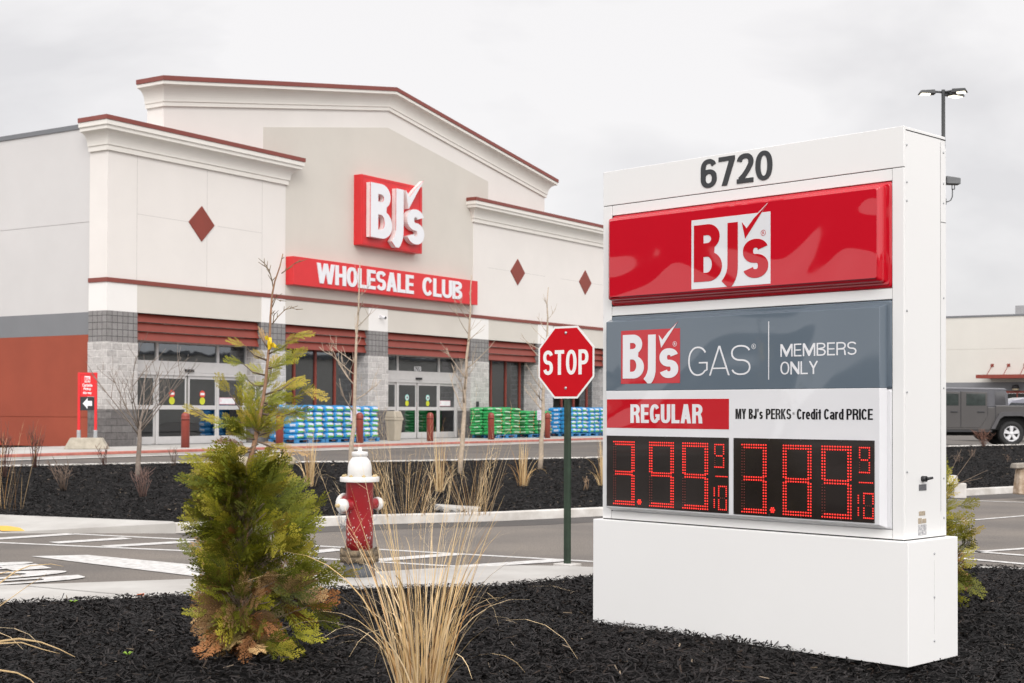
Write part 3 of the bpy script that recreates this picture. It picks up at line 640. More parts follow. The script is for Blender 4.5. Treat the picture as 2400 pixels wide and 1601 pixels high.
# sliding entrances
m_stk_r = mat('red_sticker', (.60, .07, .04), .5); m_stk_y = mat('yellow_sticker', (.52, .55, .03), .5); m_stk_w = mat('white_sticker', (.75, .75, .76), .5); m_stk_g = mat('green_ring', (.30, .62, .56), .5); m_pink = mat('pink_notice', (.72, .42, .46), .5)
m_redp = mat('red_poster', (.42, .03, .05), .5)
def entrance(x0, xs, x1, kind):
    """x0..x1 opening; xs: three mullions"""
    yf, yb = .62, .72; e = store
    b = MB(); fw = .045
    for x in (x0 + .05, xs[0], xs[2], x1 - .07): b.box(x - fw, x + fw, yf, yb, .44, 3.62)
    b.box(x0, x1, yf - .003, yb - .003, 3.60, 3.70); b.box(x0, x1, yf - .03, yb + .02, 2.70, 3.04); b.box(x0, x1, yf - .02, yb, 2.60, 2.70)
    fr = spart(b, 'door_frame', m_alu)
    sb = MB(); sb.box(xs[1] - .18, xs[1] + .18, yf - .09, yf - .03, 2.72, 2.80); sb.build('sensor', m_black, fr)
    gb = MB(); gb.box(x0 + .05, x1 - .05, yf + .05, yf + .055, 3.04, 3.60); spart(gb, 'transom_window', m_glass)
    for a, c in ((x0 + .05, xs[0]), (xs[0], xs[1]), (xs[1], xs[2]), (xs[2], x1 - .07)):
        b = MB(); y = yf + (.03 if (a, c) in ((xs[0], xs[1]), (xs[1], xs[2])) else .06)
        b.box(a + .04, a + .10, y, y + .045, .46, 2.60); b.box(c - .10, c - .04, y, y + .045, .46, 2.60)
        b.box(a + .10, c - .10, y - .002, y + .043, 2.50, 2.60); b.box(a + .10, c - .10, y - .002, y + .043, 1.53, 1.66); b.box(a + .10, c - .10, y - .002, y + .043, .445, .68)
        d = spart(b, 'door', m_alu)
        gb = MB(); gb.box(a + .09, c - .09, y + .015, y + .021, .66, 2.52); gb.build('glass', m_glass, d)
        if (a, c) in ((xs[0], xs[1]), (xs[1], xs[2])):
            xc = (a + c) / 2; Mx = lambda z: Matrix.Translation((xc, y + .012, z)) @ Matrix.Rotation(math.pi / 2, 4, 'X')
            sk = MB(); sk.lathe([(0, 0), (.12, 0), (.12, .004), (0, .004)], 20, Mx(2.02), 0, False)
            if kind == 0:
                sk.box(xc - .09, xc + .09, y + .005, y + .0075, 1.99, 2.06, 2); sk.lathe([(0, 0), (.12, 0), (.12, .004), (0, .004)], 20, Mx(1.80), 1, False)
                sk.build('door_sticker', [m_stk_r, m_stk_y, m_stk_w], d)
            else:
                sk.lathe([(0, 0), (.08, 0), (.08, .003), (0, .003)], 20, Matrix.Translation((xc, y + .0075, 2.02)) @ Matrix.Rotation(math.pi / 2, 4, 'X'), 2, False)
                sk.lathe([(0, 0), (.03, 0), (.05, .003), (0, .003)], 6, Matrix.Translation((xc, y + .004, 2.02)) @ Matrix.Rotation(math.pi / 2, 4, 'X'), 3, False); sk.lathe([(0, 0), (.11, 0), (.11, .004), (0, .004)], 20, Mx(1.80), 1, False)
                sk.build('door_sticker', [m_stk_g, m_stk_y, m_stk_w, m_black], d)
        if c == x1 - .07:
            nb = MB(); nb.box(a + .12, a + .85, y + .004, y + .008, 1.70, 1.92, 1); nb.box(a + .14, a + .83, y + .001, y + .006, 1.72, 1.90, 0); nb.box(a + .17, a + .21, y - .001, y + .006, 1.78, 1.86, 1); nb.build('door_notice', [m_stk_w, m_pink], d)
        if a == x0 + .05 and kind == 1:
            nb = MB(); nb.box(a + .10, a + .42, y + .004, y + .008, 1.80, 2.42, 0); nb.box(a + .10, a + .36, y + .001, y + .006, 1.84, 2.38, 1); nb.build('poster', [m_stk_w, m_redp], d)
    if kind == 1:
        tb = MB(); put_line(tb, '6270', xs[1] - .17, xs[1] + .27, 3.055, 3.24, yf + .045, .008, .17, .13, .1); spart(tb, 'house_number', m_stk_w)
entrance(1.20, (2.56, 3.86, 5.19), 6.58, 0)
entrance(13.32, (14.74, 16.0, 17.42), 18.72, 1)
# red framed shop windows
for x0, xs, x1 in ((7.72, (8.89, 10.0, 11.06, 12.12), 12.14), (19.98, (20.1, 21.13, 22.25, 23.35), 23.76), (25.03, (25.6, 26.86, 27.93, 29.13), 29.68)):
    b = MB()
    for x in xs: b.box(x - .045, x + .045, .62, .74, .44, 3.72)
    b.box(x0, x1, .618, .742, 3.62, 3.72); b.box(x0, x1, .618, .742, .435, .62); f_ = spart(b, 'window', m_red_metal)
    gb = MB(); gb.box(x0, x1, .67, .676, .6, 3.64); gb.build('pane', m_glass, f_)
# small fittings on the front
b = MB(); b.box(19.05, 19.20, -.09, -.03, 1.68, 1.90); spart(b, 'door_control', m_black, bevel=.02)

# ------------------------------------------------------------------ the two signs on the store front
m_sred = mat('sign_red', (.62, .022, .026), .35, .04, 2); m_swhite = mat('sign_white', (.74, .745, .77), .35, .03, 2); m_sedge = mat('letter_edge', (.80, .74, .72), .4, .04, 3)
sg = thing('logo_sign', 'square red box sign with raised white BJ\'s letters and a tick high on the gable', 'wall sign', (BX, BY, 0), BA)
b = MB(); b.box(11.33, 14.96, -.34, .05, 7.47, 10.0); b.build('sign_box', m_sred, sg, bevel=.01)
b = MB(); b.box(11.38, 14.91, -.352, -.338, 7.52, 7.56); b.box(11.38, 14.91, -.352, -.338, 9.91, 9.95); b.box(11.38, 11.42, -.352, -.338, 7.56, 9.91); b.box(14.78, 14.91, -.352, -.338, 7.56, 9.91); b.build('rim', m_sred, sg)
LX0, LX1, LZ0, LZ1 = 11.46, 14.88, 7.52, 9.92
for k, (V, Fc) in enumerate((*logo_letters(), logo_check(.012))):
    b = MB(); b.flat(V, Fc, LX0, LX1, LZ0, LZ1, -.36, .20, 1); b.flat(V, Fc, LX0, LX1, LZ0, LZ1, -.56, .005, 0); l_ = b.build('letter' if k < 3 else 'tick', [m_swhite, m_sedge], sg)
    b = MB(); b.flat(V, Fc, LX0 - .012, LX1 + .012, LZ0 - .012, LZ1 + .012, -.535, .022, 0); b.build('trim_line', m_sred, l_)
sg = thing('name_sign', 'long red box sign reading WHOLESALE CLUB in white letters', 'wall sign', (BX, BY, 0), BA)
b = MB(); b.box(7.74, 18.70, -.34, .05, 5.76, 6.72); b.build('sign_box', m_sred, sg, bevel=.01)
b = MB(); put_line(b, 'WHOLESALE', 8.90, 14.42, 5.90, 6.60, -.34, .03, .265, .175, .055); b.build('lettering', m_swhite, sg)
b = MB(); put_line(b, 'CLUB', 14.98, 17.58, 5.90, 6.60, -.34, .03, .265, .175, .055); b.build('lettering', m_swhite, sg)
cm = thing('security_camera', 'small white security camera fixed to the white pilaster left of the right-hand doors', 'camera', (*bp_(12.82, .02, 4.98),), BA)
b = MB(); b.box(-.06, .06, -.05, .02, -.06, .06); b.build('bracket', m_stk_w, cm, bevel=.01)
b = MB(); b.tube([(0, -.03, 0), (.03, -.22, -.06)], [.06, .055], 10); b.build('camera_body', m_stk_w, cm); b = MB(); b.tube([(.031, -.222, -.06), (.035, -.25, -.07)], [.05, .045], 10); b.build('lens', m_black, cm)

# people and goods seen dimly through the glass
m_card = mat('cardboard', (.33, .21, .11), .8, .12, 3)
for k, (t0, wd, h, lb) in enumerate(((2.75, 1.5, 1.75, 'brown cardboard display seen through the left pane of the left entrance'), (4.35, .9, 1.6, 'brown cardboard display just behind the middle of the left entrance'), (5.5, 1.1, 1.3, 'low brown cardboard display behind the right pane of the left entrance'))):
    d = thing('cardboard_display', lb, 'display', bp_(t0, -2.2 - .3 * k, .437), BA, 'cardboard displays behind the left doors')
    b = MB(); b.hexa([(0, 0, 0), (wd, 0, 0), (wd, .7, 0), (0, .7, 0)], [(0.04, .05, h * .9), (wd * .96, .05, h * .9), (wd * .96, .65, h), (.04, .65, h)]); b.build('carton', m_card, d, bevel=.01)
    b = MB(); b.box(wd * .2, wd * .75, -.012, .03, h * .45, h * .75); b.build('front_label', mat('label_tan', (.45, .36, .22), .7), d)
    b = MB(); b.box(.02, wd - .02, .02, .68, h * .9, h * .93); b.build('top_flap', m_card, d)
def skin_body(name, J_, edges, m, parent=None, sub=2):
    me = bpy.data.meshes.new(name); me.from_pydata([j[:3] for j in J_], [], edges); o = bpy.data.objects.new(name, me); C.objects.link(o)
    if parent: o.parent = parent
    s = o.modifiers.new('skin', 'SKIN'); s.use_smooth_shade = True; o.modifiers.new('sub', 'SUBSURF').render_levels = sub; o.modifiers['sub'].levels = sub
    for i, j in enumerate(J_): me.skin_vertices[0].data[i].radius = (j[3], j[4] if len(j) > 4 else j[3]); me.skin_vertices[0].data[i].use_root = i == 0
    me.materials.append(m); return o
m_skin = mat('skin', (.50, .31, .23), .55, .08, 9); m_shirt = mat('pink_shirt', (.60, .16, .16), .8, .12, 12); m_jean = mat('dark_jeans', (.03, .045, .07), .85, .2, 14); m_hair = mat('brown_hair', (.06, .035, .02), .6, .2, 30)
pr = thing('person', 'person in a pink red top and dark jeans standing inside the right-hand doors', 'person', bp_(16.85, -1.5, .437), BA)
body = skin_body('body', [(0, 0, .92, .14, .10), (0, 0, 1.15, .13, .09), (0, .01, 1.36, .17, .10), (0, .01, 1.45, .07, .06), (0, -.01, 1.53, .05), (0, -.02, 1.64, .085, .10), (0, -.01, 1.72, .07, .08),
    (.19, .01, 1.38, .055), (.23, 0, 1.13, .045), (.12, -.17, 1.05, .036), (.05, -.22, 1.08, .025), (-.19, .01, 1.38, .055), (-.23, 0, 1.13, .045), (-.14, -.18, 1.06, .036), (-.06, -.23, 1.09, .025),
    (.09, 0, .88, .09), (.10, -.01, .48, .065), (.10, 0, .08, .045), (.10, -.14, .04, .035), (-.09, 0, .88, .09), (-.10, -.01, .48, .065), (-.10, 0, .08, .045), (-.11, -.14, .04, .035)],
    [(0, 1), (1, 2), (2, 3), (3, 4), (4, 5), (5, 6), (2, 7), (7, 8), (8, 9), (9, 10), (2, 11), (11, 12), (12, 13), (13, 14), (0, 15), (15, 16), (16, 17), (17, 18), (0, 19), (19, 20), (20, 21), (21, 22)], m_skin, pr)
skin_body('top', [(0, 0, .86, .165, .125), (0, 0, 1.15, .15, .11), (0, .01, 1.36, .185, .115), (0, .01, 1.43, .09, .08), (.19, .01, 1.38, .068), (.23, 0, 1.16, .06), (.19, -.09, 1.09, .052), (-.19, .01, 1.38, .068), (-.23, 0, 1.16, .06), (-.19, -.09, 1.09, .052)], [(0, 1), (1, 2), (2, 3), (2, 4), (4, 5), (5, 6), (2, 7), (7, 8), (8, 9)], m_shirt, pr)
skin_body('jeans', [(0, 0, .90, .155, .12), (.09, 0, .82, .10), (.10, -.01, .48, .08), (.10, 0, .10, .062), (-.09, 0, .82, .10), (-.10, -.01, .48, .08), (-.10, 0, .10, .062)], [(0, 1), (1, 2), (2, 3), (0, 4), (4, 5), (5, 6)], m_jean, pr)
skin_body('hair', [(0, .03, 1.74, .085, .085), (0, .06, 1.66, .08, .06), (0, .07, 1.55, .06, .04)], [(0, 1), (1, 2)], m_hair, pr)
b = MB()
for s in (-1, 1): b.lathe([(0, 0), (.011, 0), (.009, .006), (0, .008)], 8, Matrix.Translation((.035 * s, -.112, 1.655)) @ Matrix.Rotation(math.pi / 2, 4, 'X'), 0)
b.build('eye', m_black, pr)

# ------------------------------------------------------------------ in front of the store
m_boll = mat('bollard_plastic', (.24, .042, .028), .4, .10, 5)
bol = None
for k, (t, lb) in enumerate(((.64, 'red bollard in front of the left entrance doors'), (4.60, 'red bollard half hidden behind the young evergreen, left of the blue pallets'), (8.51, 'red bollard in front of the blue bag pallets, behind the thin bare tree'), (12.45, 'red bollard in front of the right-hand doors, next to the beige bin'), (16.34, 'red bollard at the left end of the green bag pallets'), (20.39, 'red bollard in front of the green bags, next to the stop sign'))):
    loc = bp_(t, 2.6, .43)
    if not bol:
        bol = thing('bollard', lb, 'bollard', loc, BA, 'red bollards in front of the store')
        b = MB(); b.lathe([(.12, 0), (.122, .9)] + [(.122 * math.cos(R(a)), .9 + .122 * math.sin(R(a))) for a in range(10, 91, 10)], 28); b.build('sleeve', m_boll, bol)
        b = MB(); b.lathe([(.124, .86), (.1245, .862), (.1245, .782), (.124, .784)], 28); b.build('seam', m_boll, bol)
    else: dup(bol, loc, BA, lb)
m_bin = mat('beige_bin', (.42, .37, .29), .5, .06, 4)
tb_ = thing('litter_bin', 'tall beige litter bin with a domed swing lid beside the right-hand doors', 'bin', bp_(12.35, 1.05, .43), BA)
b = MB(); s0, s1 = .25, .33; sq = lambda s, z: [(-s, -s, z), (s, -s, z), (s, s, z), (-s, s, z)]
b.hexa(sq(s0, 0), sq(s1, .78)); b.build('bin_body', m_bin, tb_, bevel=.03)
b = MB(); b.hexa(sq(.365, .77), sq(.355, .88)); b.hexa(sq(.35, .88), [(-.29, -.24, 1.12), (.29, -.24, 1.12), (.29, .24, 1.12), (-.29, .24, 1.12)]); b.build('bin_lid', m_bin, tb_, bevel=.03)
b = MB(); b.hexa([(-.2, -.372, .88), (.2, -.372, .88), (.2, -.33, .88), (-.2, -.33, .88)], [(-.18, -.27, 1.09), (.18, -.27, 1.09), (.18, -.22, 1.09), (-.18, -.22, 1.09)]); b.build('swing_flap', mat('bin_flap', (.36, .315, .245), .5), tb_); tb_.scale = (.70, .70, .95)

# bagged goods: pallets, each bag its own object
def bag_mesh(name, base, stripe, label, accent, W_, D_, H_):
    me = bpy.data.meshes.new(name); nx, nz, ny = 12, 8, 6; V, Fc, mi = [], [], []; ids = {}
    def sp(c, p): return math.copysign(abs(c) ** p, c)
    nu, nv = 28, 12
    for j in range(nv + 1):
        la = -math.pi / 2 + math.pi * j / nv
        for i in range(nu):
            lo = 2 * math.pi * i / nu
            x = sp(math.cos(lo), .42) * sp(math.cos(la), .42); y = sp(math.sin(lo), .42) * sp(math.cos(la), .42); z = sp(math.sin(la), .62)
            z *= 1 - .25 * (max(abs(x), abs(y)) ** 4); V.append((x * W_ / 2, y * D_ / 2, H_ / 2 + z * H_ * .56 + .006 * math.sin(9 * x + 5 * y)))
    for j in range(nv):
        for i in range(nu):
            i2 = (i + 1) % nu; f = (j * nu + i, j * nu + i2, (j + 1) * nu + i2, (j + 1) * nu + i); c = np.mean([V[k] for k in f], 0)
            u, fz = c[0] / W_, c[2] / H_; m = 0
            if c[1] < -D_ * .36:
                if .50 < fz < .86 and -.30 < u < .40: m = 2 if u < .22 else 3
                elif .18 < fz < .48 and -.36 < u < .40: m = 1
            elif abs(c[0]) > W_ * .36 and .35 < fz < .65: m = 2 if c[1] < -.05 * D_ else (3 if c[1] < .1 * D_ else 0)
            Fc.append(f); mi.append(m)
    me.from_pydata(V, [], Fc)
    for m in (base, stripe, label, accent): me.materials.append(m)
    me.polygons.foreach_set('material_index', mi); me.polygons.foreach_set('use_smooth', [True] * len(Fc)); me.update(); return me
pm = lambda n, c: mat(n, c, .38, .08, 9, .4, 18, .012)
m_bb, m_bg, m_bl, m_bo = pm('bag_blue', (.03, .26, .56)), pm('bag_green_stripe', (.09, .40, .05)), pm('bag_white_print', (.55, .60, .72)), pm('bag_orange_print', (.75, .33, .06))
m_gg, m_gd, m_gw, m_go = pm('bag_green', (.03, .36, .10)), pm('bag_dark_print', (.06, .16, .07)), pm('bag_pale_print', (.45, .60, .45)), pm('bag_red_print', (.70, .16, .03))
blue_bag = [bag_mesh('bag', m_bb, m_bg, m_bl, m_bo, .45, .62, .19) for _ in (0,)][0]
green_bag = bag_mesh('bag', m_gg, m_gd, m_gw, m_go, .66, .62, .125); green_bag2 = bag_mesh('bag', m_gg, m_gg, m_gd, m_go, .66, .62, .125)
m_pal = mat('blue_pallet_wood', (.04, .20, .42), .75, .25, 7)
pal0 = None
def pallet(t, lb, wd=1.42):
    global pal0
    loc = bp_(t, .95, .432)
    if pal0 is None:
        pal0 = thing('pallet', lb, 'pallet', loc, BA, 'blue pallets under the bags')
        b = MB(); [b.box(-wd / 2, wd / 2, y, y + .1, .11, .135) for y in (-.61, -.40, -.17, .06, .29, .51)]; b.build('deck_boards', m_pal, pal0)
        b = MB(); [b.box(-wd / 2 + .001, wd / 2 - .001, y, y + .1, 0, .02) for y in (-.609, -.05, .509)]; b.build('bottom_boards', m_pal, pal0)
        
        for x in (-wd / 2 + .003, -.075, wd / 2 - .153):
            for y in (-.607, -.049, .511): b = MB(); b.box(x, x + .15, y, y + .098, .02, .11); b.build('block', m_pal, pal0)
    else: dup(pal0, loc, BA, lb)
def load(t, layers, me, cols, pitch, label, group, deep=2, xs=.47, alt=None):
    for L_ in range(layers):
        for c in range(cols):
            for d in range(deep):
                if d == 1 and 0 < c and L_ < layers - 1: continue
                o = bpy.data.objects.new('bag', alt if alt and (c + L_) % 2 else me); C.objects.link(o)
                x = (c - (cols - 1) / 2) * xs + rnd.uniform(-.025, .025)
                p = bp_(t + x, .95 + (.31 if d == 0 else -.31) + rnd.uniform(-.035, .035), .57 + L_ * pitch)
                o.location = p; o.rotation_euler = (rnd.uniform(-.04, .04), rnd.uniform(-.06, .06), BA + rnd.uniform(-.07, .07)); o.scale = (rnd.uniform(.96, 1.03), 1, rnd.uniform(.95, 1.15))
                tag(o, label, 'bag', group)
BLUE = ((7.25, 6, 'the far left blue pallet, by the evergreen'), (8.72, 6, 'the middle pallet of the left blue group'), (10.18, 6, 'the pallet nearest the right-hand doors'))
for t, ly, nm in BLUE:
    pallet(t, 'blue pallet loaded with blue bags, ' + nm); load(t, ly, blue_bag, 3, .178, 'blue and green bag stacked on ' + nm, 'blue bags on ' + nm)
for t, ly, nm in ((19.1, 9, 'the taller green pallet'), (21.5, 8, 'the lower green pallet near the stop sign')):
    pallet(t - .05, 'blue pallet loaded with green bags, ' + nm); load(t, ly, green_bag, 3 if t < 20 else 3, .117, 'green bag stacked on ' + nm, 'green bags on ' + nm, 2, .68, green_bag2)
for t, ly, nm in ((24.75, 6, 'the pallet behind the stop sign post'), (26.25, 6, 'the pallet next to the big price sign'), (27.75, 6, 'the pallet mostly hidden by the price sign')):
    pallet(t, 'blue pallet loaded with blue bags, ' + nm); load(t, ly, blue_bag, 3, .178, 'blue and green bag stacked on ' + nm, 'blue bags on ' + nm)
pc0 = None
for t, e, lb in ((9.05, 1.9, 'white price card on a black stand in front of the left blue bags'), (20.9, 1.9, 'white price card on a black stand in front of the green bags'), (26.35, 1.9, 'white price card on a black stand in front of the right-hand blue bags')):
    if not pc0:
        pc0 = thing('price_card', lb, 'price card', bp_(t, e, .43), BA, 'price cards on stands in front of the pallets')
        b = MB(); b.box(-.17, .17, -.012, .004, .72, 1.12); b.build('card', mat('card', (.66, .62, .72), .5, .05), pc0)
        b = MB(); b.tube([(0, 0.02, .02), (0, .02, .74)], .022, 8); b.lathe([(0, 0), (.16, 0), (.15, .02), (0, .03)], 16); b.build('stand', m_black, pc0)
        b = MB(); [b.box(-.12, rnd.uniform(.0, .13), -.0145, -.011, z, z + .02) for z in (.80, .85, .90, .97, 1.02)]; b.build('print', mat('print', (.35, .32, .40), .6), pc0)
    else: dup(pc0, bp_(t, e, .43), BA, lb)

# curbside pickup sign in its concrete base
cs = thing('pickup_sign', 'red curbside pickup sign with a white arrow on a concrete base', 'sign', (*at(205, 1052.5, .43), .43), R(5))
m_pred = mat('post_red', (.66, .016, .02), .4, .05, 3)
b = MB(); pxl = .01165
b.hexa([(-.60, -.22, 0), (.57, -.22, 0), (.57, .22, 0), (-.60, .22, 0)], [(-.44, -.15, .31), (.40, -.15, .31), (.40, .15, .31), (-.44, .15, .31)]); b.build('concrete_base', mat('cast_concrete', (.40, .36, .29), .9, .2, 6, .4, 40), cs, bevel=.02)
for x in (-.235, .215):
    b = MB(); b.box(x - .035, x + .035, -.035, .035, .5, 2.10); b.build('post', m_pred, cs, bevel=.006)
    b = MB(); b.box(x - .047, x + .047, -.047, .047, .30, .52); b.build('socket', m_steel, cs, bevel=.006)
b = MB(); b.box(-.199, .179, -.02, .02, 1.44, 2.06); b.box(-.20, .18, -.034, .034, 2.04, 2.10); b.build('panel', m_pred, cs)
b = MB(); b.box(-.195, .175, -.028, .022, 1.06, 1.43); b.build('arrow_panel', m_black, cs)
b = MB(); b.prism([(-.13, 1.25), (.0, 1.10), (.0, 1.185), (.12, 1.185), (.12, 1.32), (.0, 1.32), (.0, 1.40)], -.034, -.029, fn); b.build('arrow', m_stk_w, cs)
b = MB(); b.box(-.085, .065, -.026, -.021, 1.83, 2.0, 0); put_logo(b, -.08, .06, 1.838, 1.985, -.026, .003, 1); b.build('logo', [m_stk_w, m_pred], cs)
b = MB(); put_text(b, 'Curbside', -.145, .125, 1.71, 1.795, -.021, .004, .03); put_text(b, 'Pickup', -.11, .09, 1.60, 1.69, -.021, .004, .03); put_text(b, 'this way', -.13, .11, 1.49, 1.58, -.021, .004, .03); b.build('lettering', m_stk_w, cs)

# ------------------------------------------------------------------ the price sign in the mulch bed (local x along its face, y into it)
SX, SY, SA, SWD, SDP = 2.3066, 8.3457, .7933, 2.47, .584
slv = np.array([-math.cos(SA), math.sin(SA)])
p0 = np.array([SX, SY]) + slv * SWD
ps = thing('price_sign', 'white fuel price sign on a white plinth with lit red price displays', 'price sign', (p0[0], p0[1], 0), -SA)
def gloss(name, col, wave=.19, rough=.035, wscale=1.0):
    m = bpy.data.materials.new(name); m.use_nodes = True; t = m.node_tree; b = t.nodes['Principled BSDF']; l = t.links.new
    b.inputs['Roughness'].default_value = .4; b.inputs['Specular IOR Level'].default_value = .06; b.inputs['Coat Weight'].default_value = 1; b.inputs['Coat Roughness'].default_value = rough; b.inputs['Coat IOR'].default_value = 1.55
    tc = N(t, 'ShaderNodeTexCoord'); n0 = N(t, 'ShaderNodeTexNoise'); n0.inputs['Scale'].default_value = 3; n0.inputs['Detail'].default_value = 2
    r = N(t, 'ShaderNodeValToRGB'); r.color_ramp.elements[0].color = (*[c * .96 for c in col], 1); r.color_ramp.elements[1].color = (*[min(1, c * 1.04) for c in col], 1)
    l(tc.outputs['Object'], n0.inputs['Vector']); l(n0.outputs['Fac'], r.inputs['Fac']); l(r.outputs['Color'], b.inputs['Base Color'])
    n1 = N(t, 'ShaderNodeTexNoise'); n1.inputs['Scale'].default_value = wscale; n1.inputs['Detail'].default_value = 1.2; n1.inputs['Distortion'].default_value = 1.2
    bp = N(t, 'ShaderNodeBump'); bp.inputs['Strength'].default_value = wave; bp.inputs['Distance'].default_value = .12
    l(tc.outputs['Object'], n1.inputs['Vector']); l(n1.outputs['Fac'], bp.inputs['Height']); l(bp.outputs['Normal'], b.inputs['Coat Normal'])
    return m
m_pr = gloss('panel_red', (.53, .004, .016)); m_pw = gloss('panel_white', (.72, .72, .735), .2); m_pg = gloss('panel_grey', (.115, .147, .18), .22, .05, .9)
m_pred2 = gloss('print_red', (.50, .005, .014), .2); m_pk = gloss('print_black', (.012, .012, .014), .2)
m_alw = mat('white_aluminium', (.79, .785, .77), .33, .015, .8); m_alw2 = mat('white_plinth', (.84, .835, .82), .4, .02, .6)
b = MB(); b.box(0, SWD, 0, SDP, .018, .745); pb = b.build('plinth', m_alw2, ps, bevel=.004)
b = MB(); b.box(.06, SWD - .06, .05, SDP - .05, -.15, .02); b.build('footing', mat('footing_shade', (.03, .03, .03), .9), ps)  # near-black colour stands in for the shade in the gap under the plinth
x0c, x1c, yc0, yc1 = .045, SWD - .055, .05, SDP - .045
b = MB(); b.box(x0c, x1c, yc0 + .03, yc1, .751, 3.19); cab = b.build('cabinet', m_alw, ps, bevel=.004)
b = MB()
b.box(x0c, .126, yc0, yc0 + .031, .752, 2.946); b.box(2.338, x1c, yc0, yc0 + .031, .752, 2.946)        # side stiles
b.box(x0c, x1c, yc0, yc0 + .031, 2.95, 3.191); b.box(.128, 2.336, yc0 + .002, yc0 + .031, 2.876, 2.946); b.box(.128, 2.336, yc0 + .002, yc0 + .031, 2.172, 2.236); b.box(.128, 2.336, yc0 + .002, yc0 + .031, .752, .806)
b.build('front_frame', m_alw, ps, bevel=.003)
b = MB(); m_gap = mat('dark_gap', (.03, .03, .03), .9)
b.box(x0c + .002, x1c - .002, yc0 + .004, yc0 + .03, 2.945, 2.951); b.box(.124, .13, yc0 + .004, yc0 + .03, .76, 2.945); b.box(2.334, 2.34, yc0 + .004, yc0 + .03, .76, 2.945); b.box(x0c + .003, x1c - .003, yc0 + .004, yc1 - .003, .744, .752)
b.build('shadow_gap', m_gap, ps)
# end panel: cover strip, seam, screws, switch and stickers
b = MB(); b.box(x1c - .001, x1c + .003, yc1 - .062, yc1 - .001, .754, 3.12); b.box(x1c - .001, x1c + .002, yc0 + .012, yc1 - .066, .754, 3.165); b.build('end_panel', m_alw, ps)
b = MB(); b.box(x1c + .0005, x1c + .0015, yc1 - .0655, yc1 - .0625, .9, 3.15); b.box(x1c + .0005, x1c + .0025, yc0 + .02, yc1, 3.166, 3.172); b.box(x1c + .0005, x1c + .0035, yc1 - .062, yc1 - .001, 2.66, 2.664); b.build('seam', m_gap, ps)
b = MB()
for y, zs in ((yc0 + .028, (3.08, 2.86, 2.75, 2.1, 1.62, 1.15)), (yc1 - .03, (3.09, 2.9, 2.78, 2.2, 1.65, 1.1, .86))):
    for z in zs: b.lathe([(.007, 0), (.006, .003), (.0, .004)], 8, Matrix.Translation((x1c + .003, y, z)) @ Matrix.Rotation(math.pi / 2, 4, 'Y'))
for z in (.66, .40, .14): b.lathe([(.008, 0), (.007, .003), (.0, .004)], 8, Matrix.Translation((SWD, .30, z)) @ Matrix.Rotation(math.pi / 2, 4, 'Y'))
b.build('screw', m_steel, ps)
b = MB(); b.box(SWD - .0005, SWD + .0008, .299, .301, .18, .62); b.build('plinth_seam', mat('faint_seam', (.55, .54, .53), .6), ps)
b = MB(); b.tube([(x1c, .255, 1.105), (x1c + .03, .255, 1.105)], .018, 10); b.tube([(x1c + .03, .255, 1.105), (x1c + .055, .285, 1.112)], [.010, .007], 8); b.build('toggle_switch', m_black, ps)
b = MB(); b.box(x1c + .002, x1c + .0045, .215, .30, 1.035, 1.072); b.build('switch_plate', mat('grey_plate', (.12, .12, .13), .5, .3, 60), ps)
m_st = mat('sticker_print', (.55, .55, .54), .5, .45, 90, dark=(.2, .2, .22), tint=(.72, .71, .70)); m_st2 = mat('sticker_tan', (.42, .35, .26), .5, .4, 80)
for y0, y1, z0, z1, mm in ((.215, .285, .886, .912, m_st2), (.205, .245, .838, .872, m_st2), (.252, .298, .84, .866, m_st2), (.205, .30, .768, .832, m_st)):
    b = MB(); b.box(x1c + .002, x1c + .004, y0, y1, z0, z1); b.build('sticker', mm, ps)
# pan faced panels standing proud of the frame
def pan(x0, x1, z0, z1, yb, yf, ins, r=.02):
    b = MB(); prs = [(0, yb), (0.004, yb - (yb - yf) * .25), (ins * .35, yb - (yb - yf) * .80), (ins * .6, yf + .004), (ins, yf)]
    rings = []
    for d, y in prs:
        c = max(.004, r - d * .2); q = []
        for cx, cz, a0 in ((x1 - d - c, z1 - d - c, 0), (x0 + d + c, z1 - d - c, 90), (x0 + d + c, z0 + d + c, 180), (x1 - d - c, z0 + d + c, 270)):
            q += [(cx + c * math.cos(R(a0 + 22.5 * k)), y, cz + c * math.sin(R(a0 + 22.5 * k))) for k in range(5)]
        rings.append(q)
    n = len(rings[0]); V = sum(rings, []); Fc = []
    for i in range(len(rings) - 1):
        for j in range(n): Fc.append((i * n + j, (i + 1) * n + j, (i + 1) * n + (j + 1) % n, i * n + (j + 1) % n))
    b.add(V, Fc, smooth=True); b.f.append([(len(rings) - 1) * n + j for j in range(n)]); b.m.append(0); b.s.append(False); b.f = [f[::-1] for f in b.f]
    return b
YP = -.012
fl = pan(.122, 2.340, 2.240, 2.874, yc0 + .012, yc0 - .004, .02); rp_ = fl.build('red_panel', m_pr, ps)
fl = pan(.130, 2.300, 2.268, 2.858, yc0 - .003, YP, .03); fl.build('panel_face', m_pr, rp_)
lx0, lx1, lz0, lz1 = SWD - 1.586, SWD - .957, 2.310, 2.766
b = MB(); b.box(lx0, lx1, YP - .0012, YP, lz0, lz1); lg = b.build('logo_square', m_pw, rp_)
V, Fc = logo_check(.022); b = MB(); b.flat(V, Fc, lx0, lx1, lz0, lz1, YP - .0012, .0010); b.build('tick_outline', m_pw, rp_)
b = MB(); put_logo(b, lx0, lx1, lz0, lz1, YP - .0022, .0012)
b.build('logo', m_pred2, rp_)
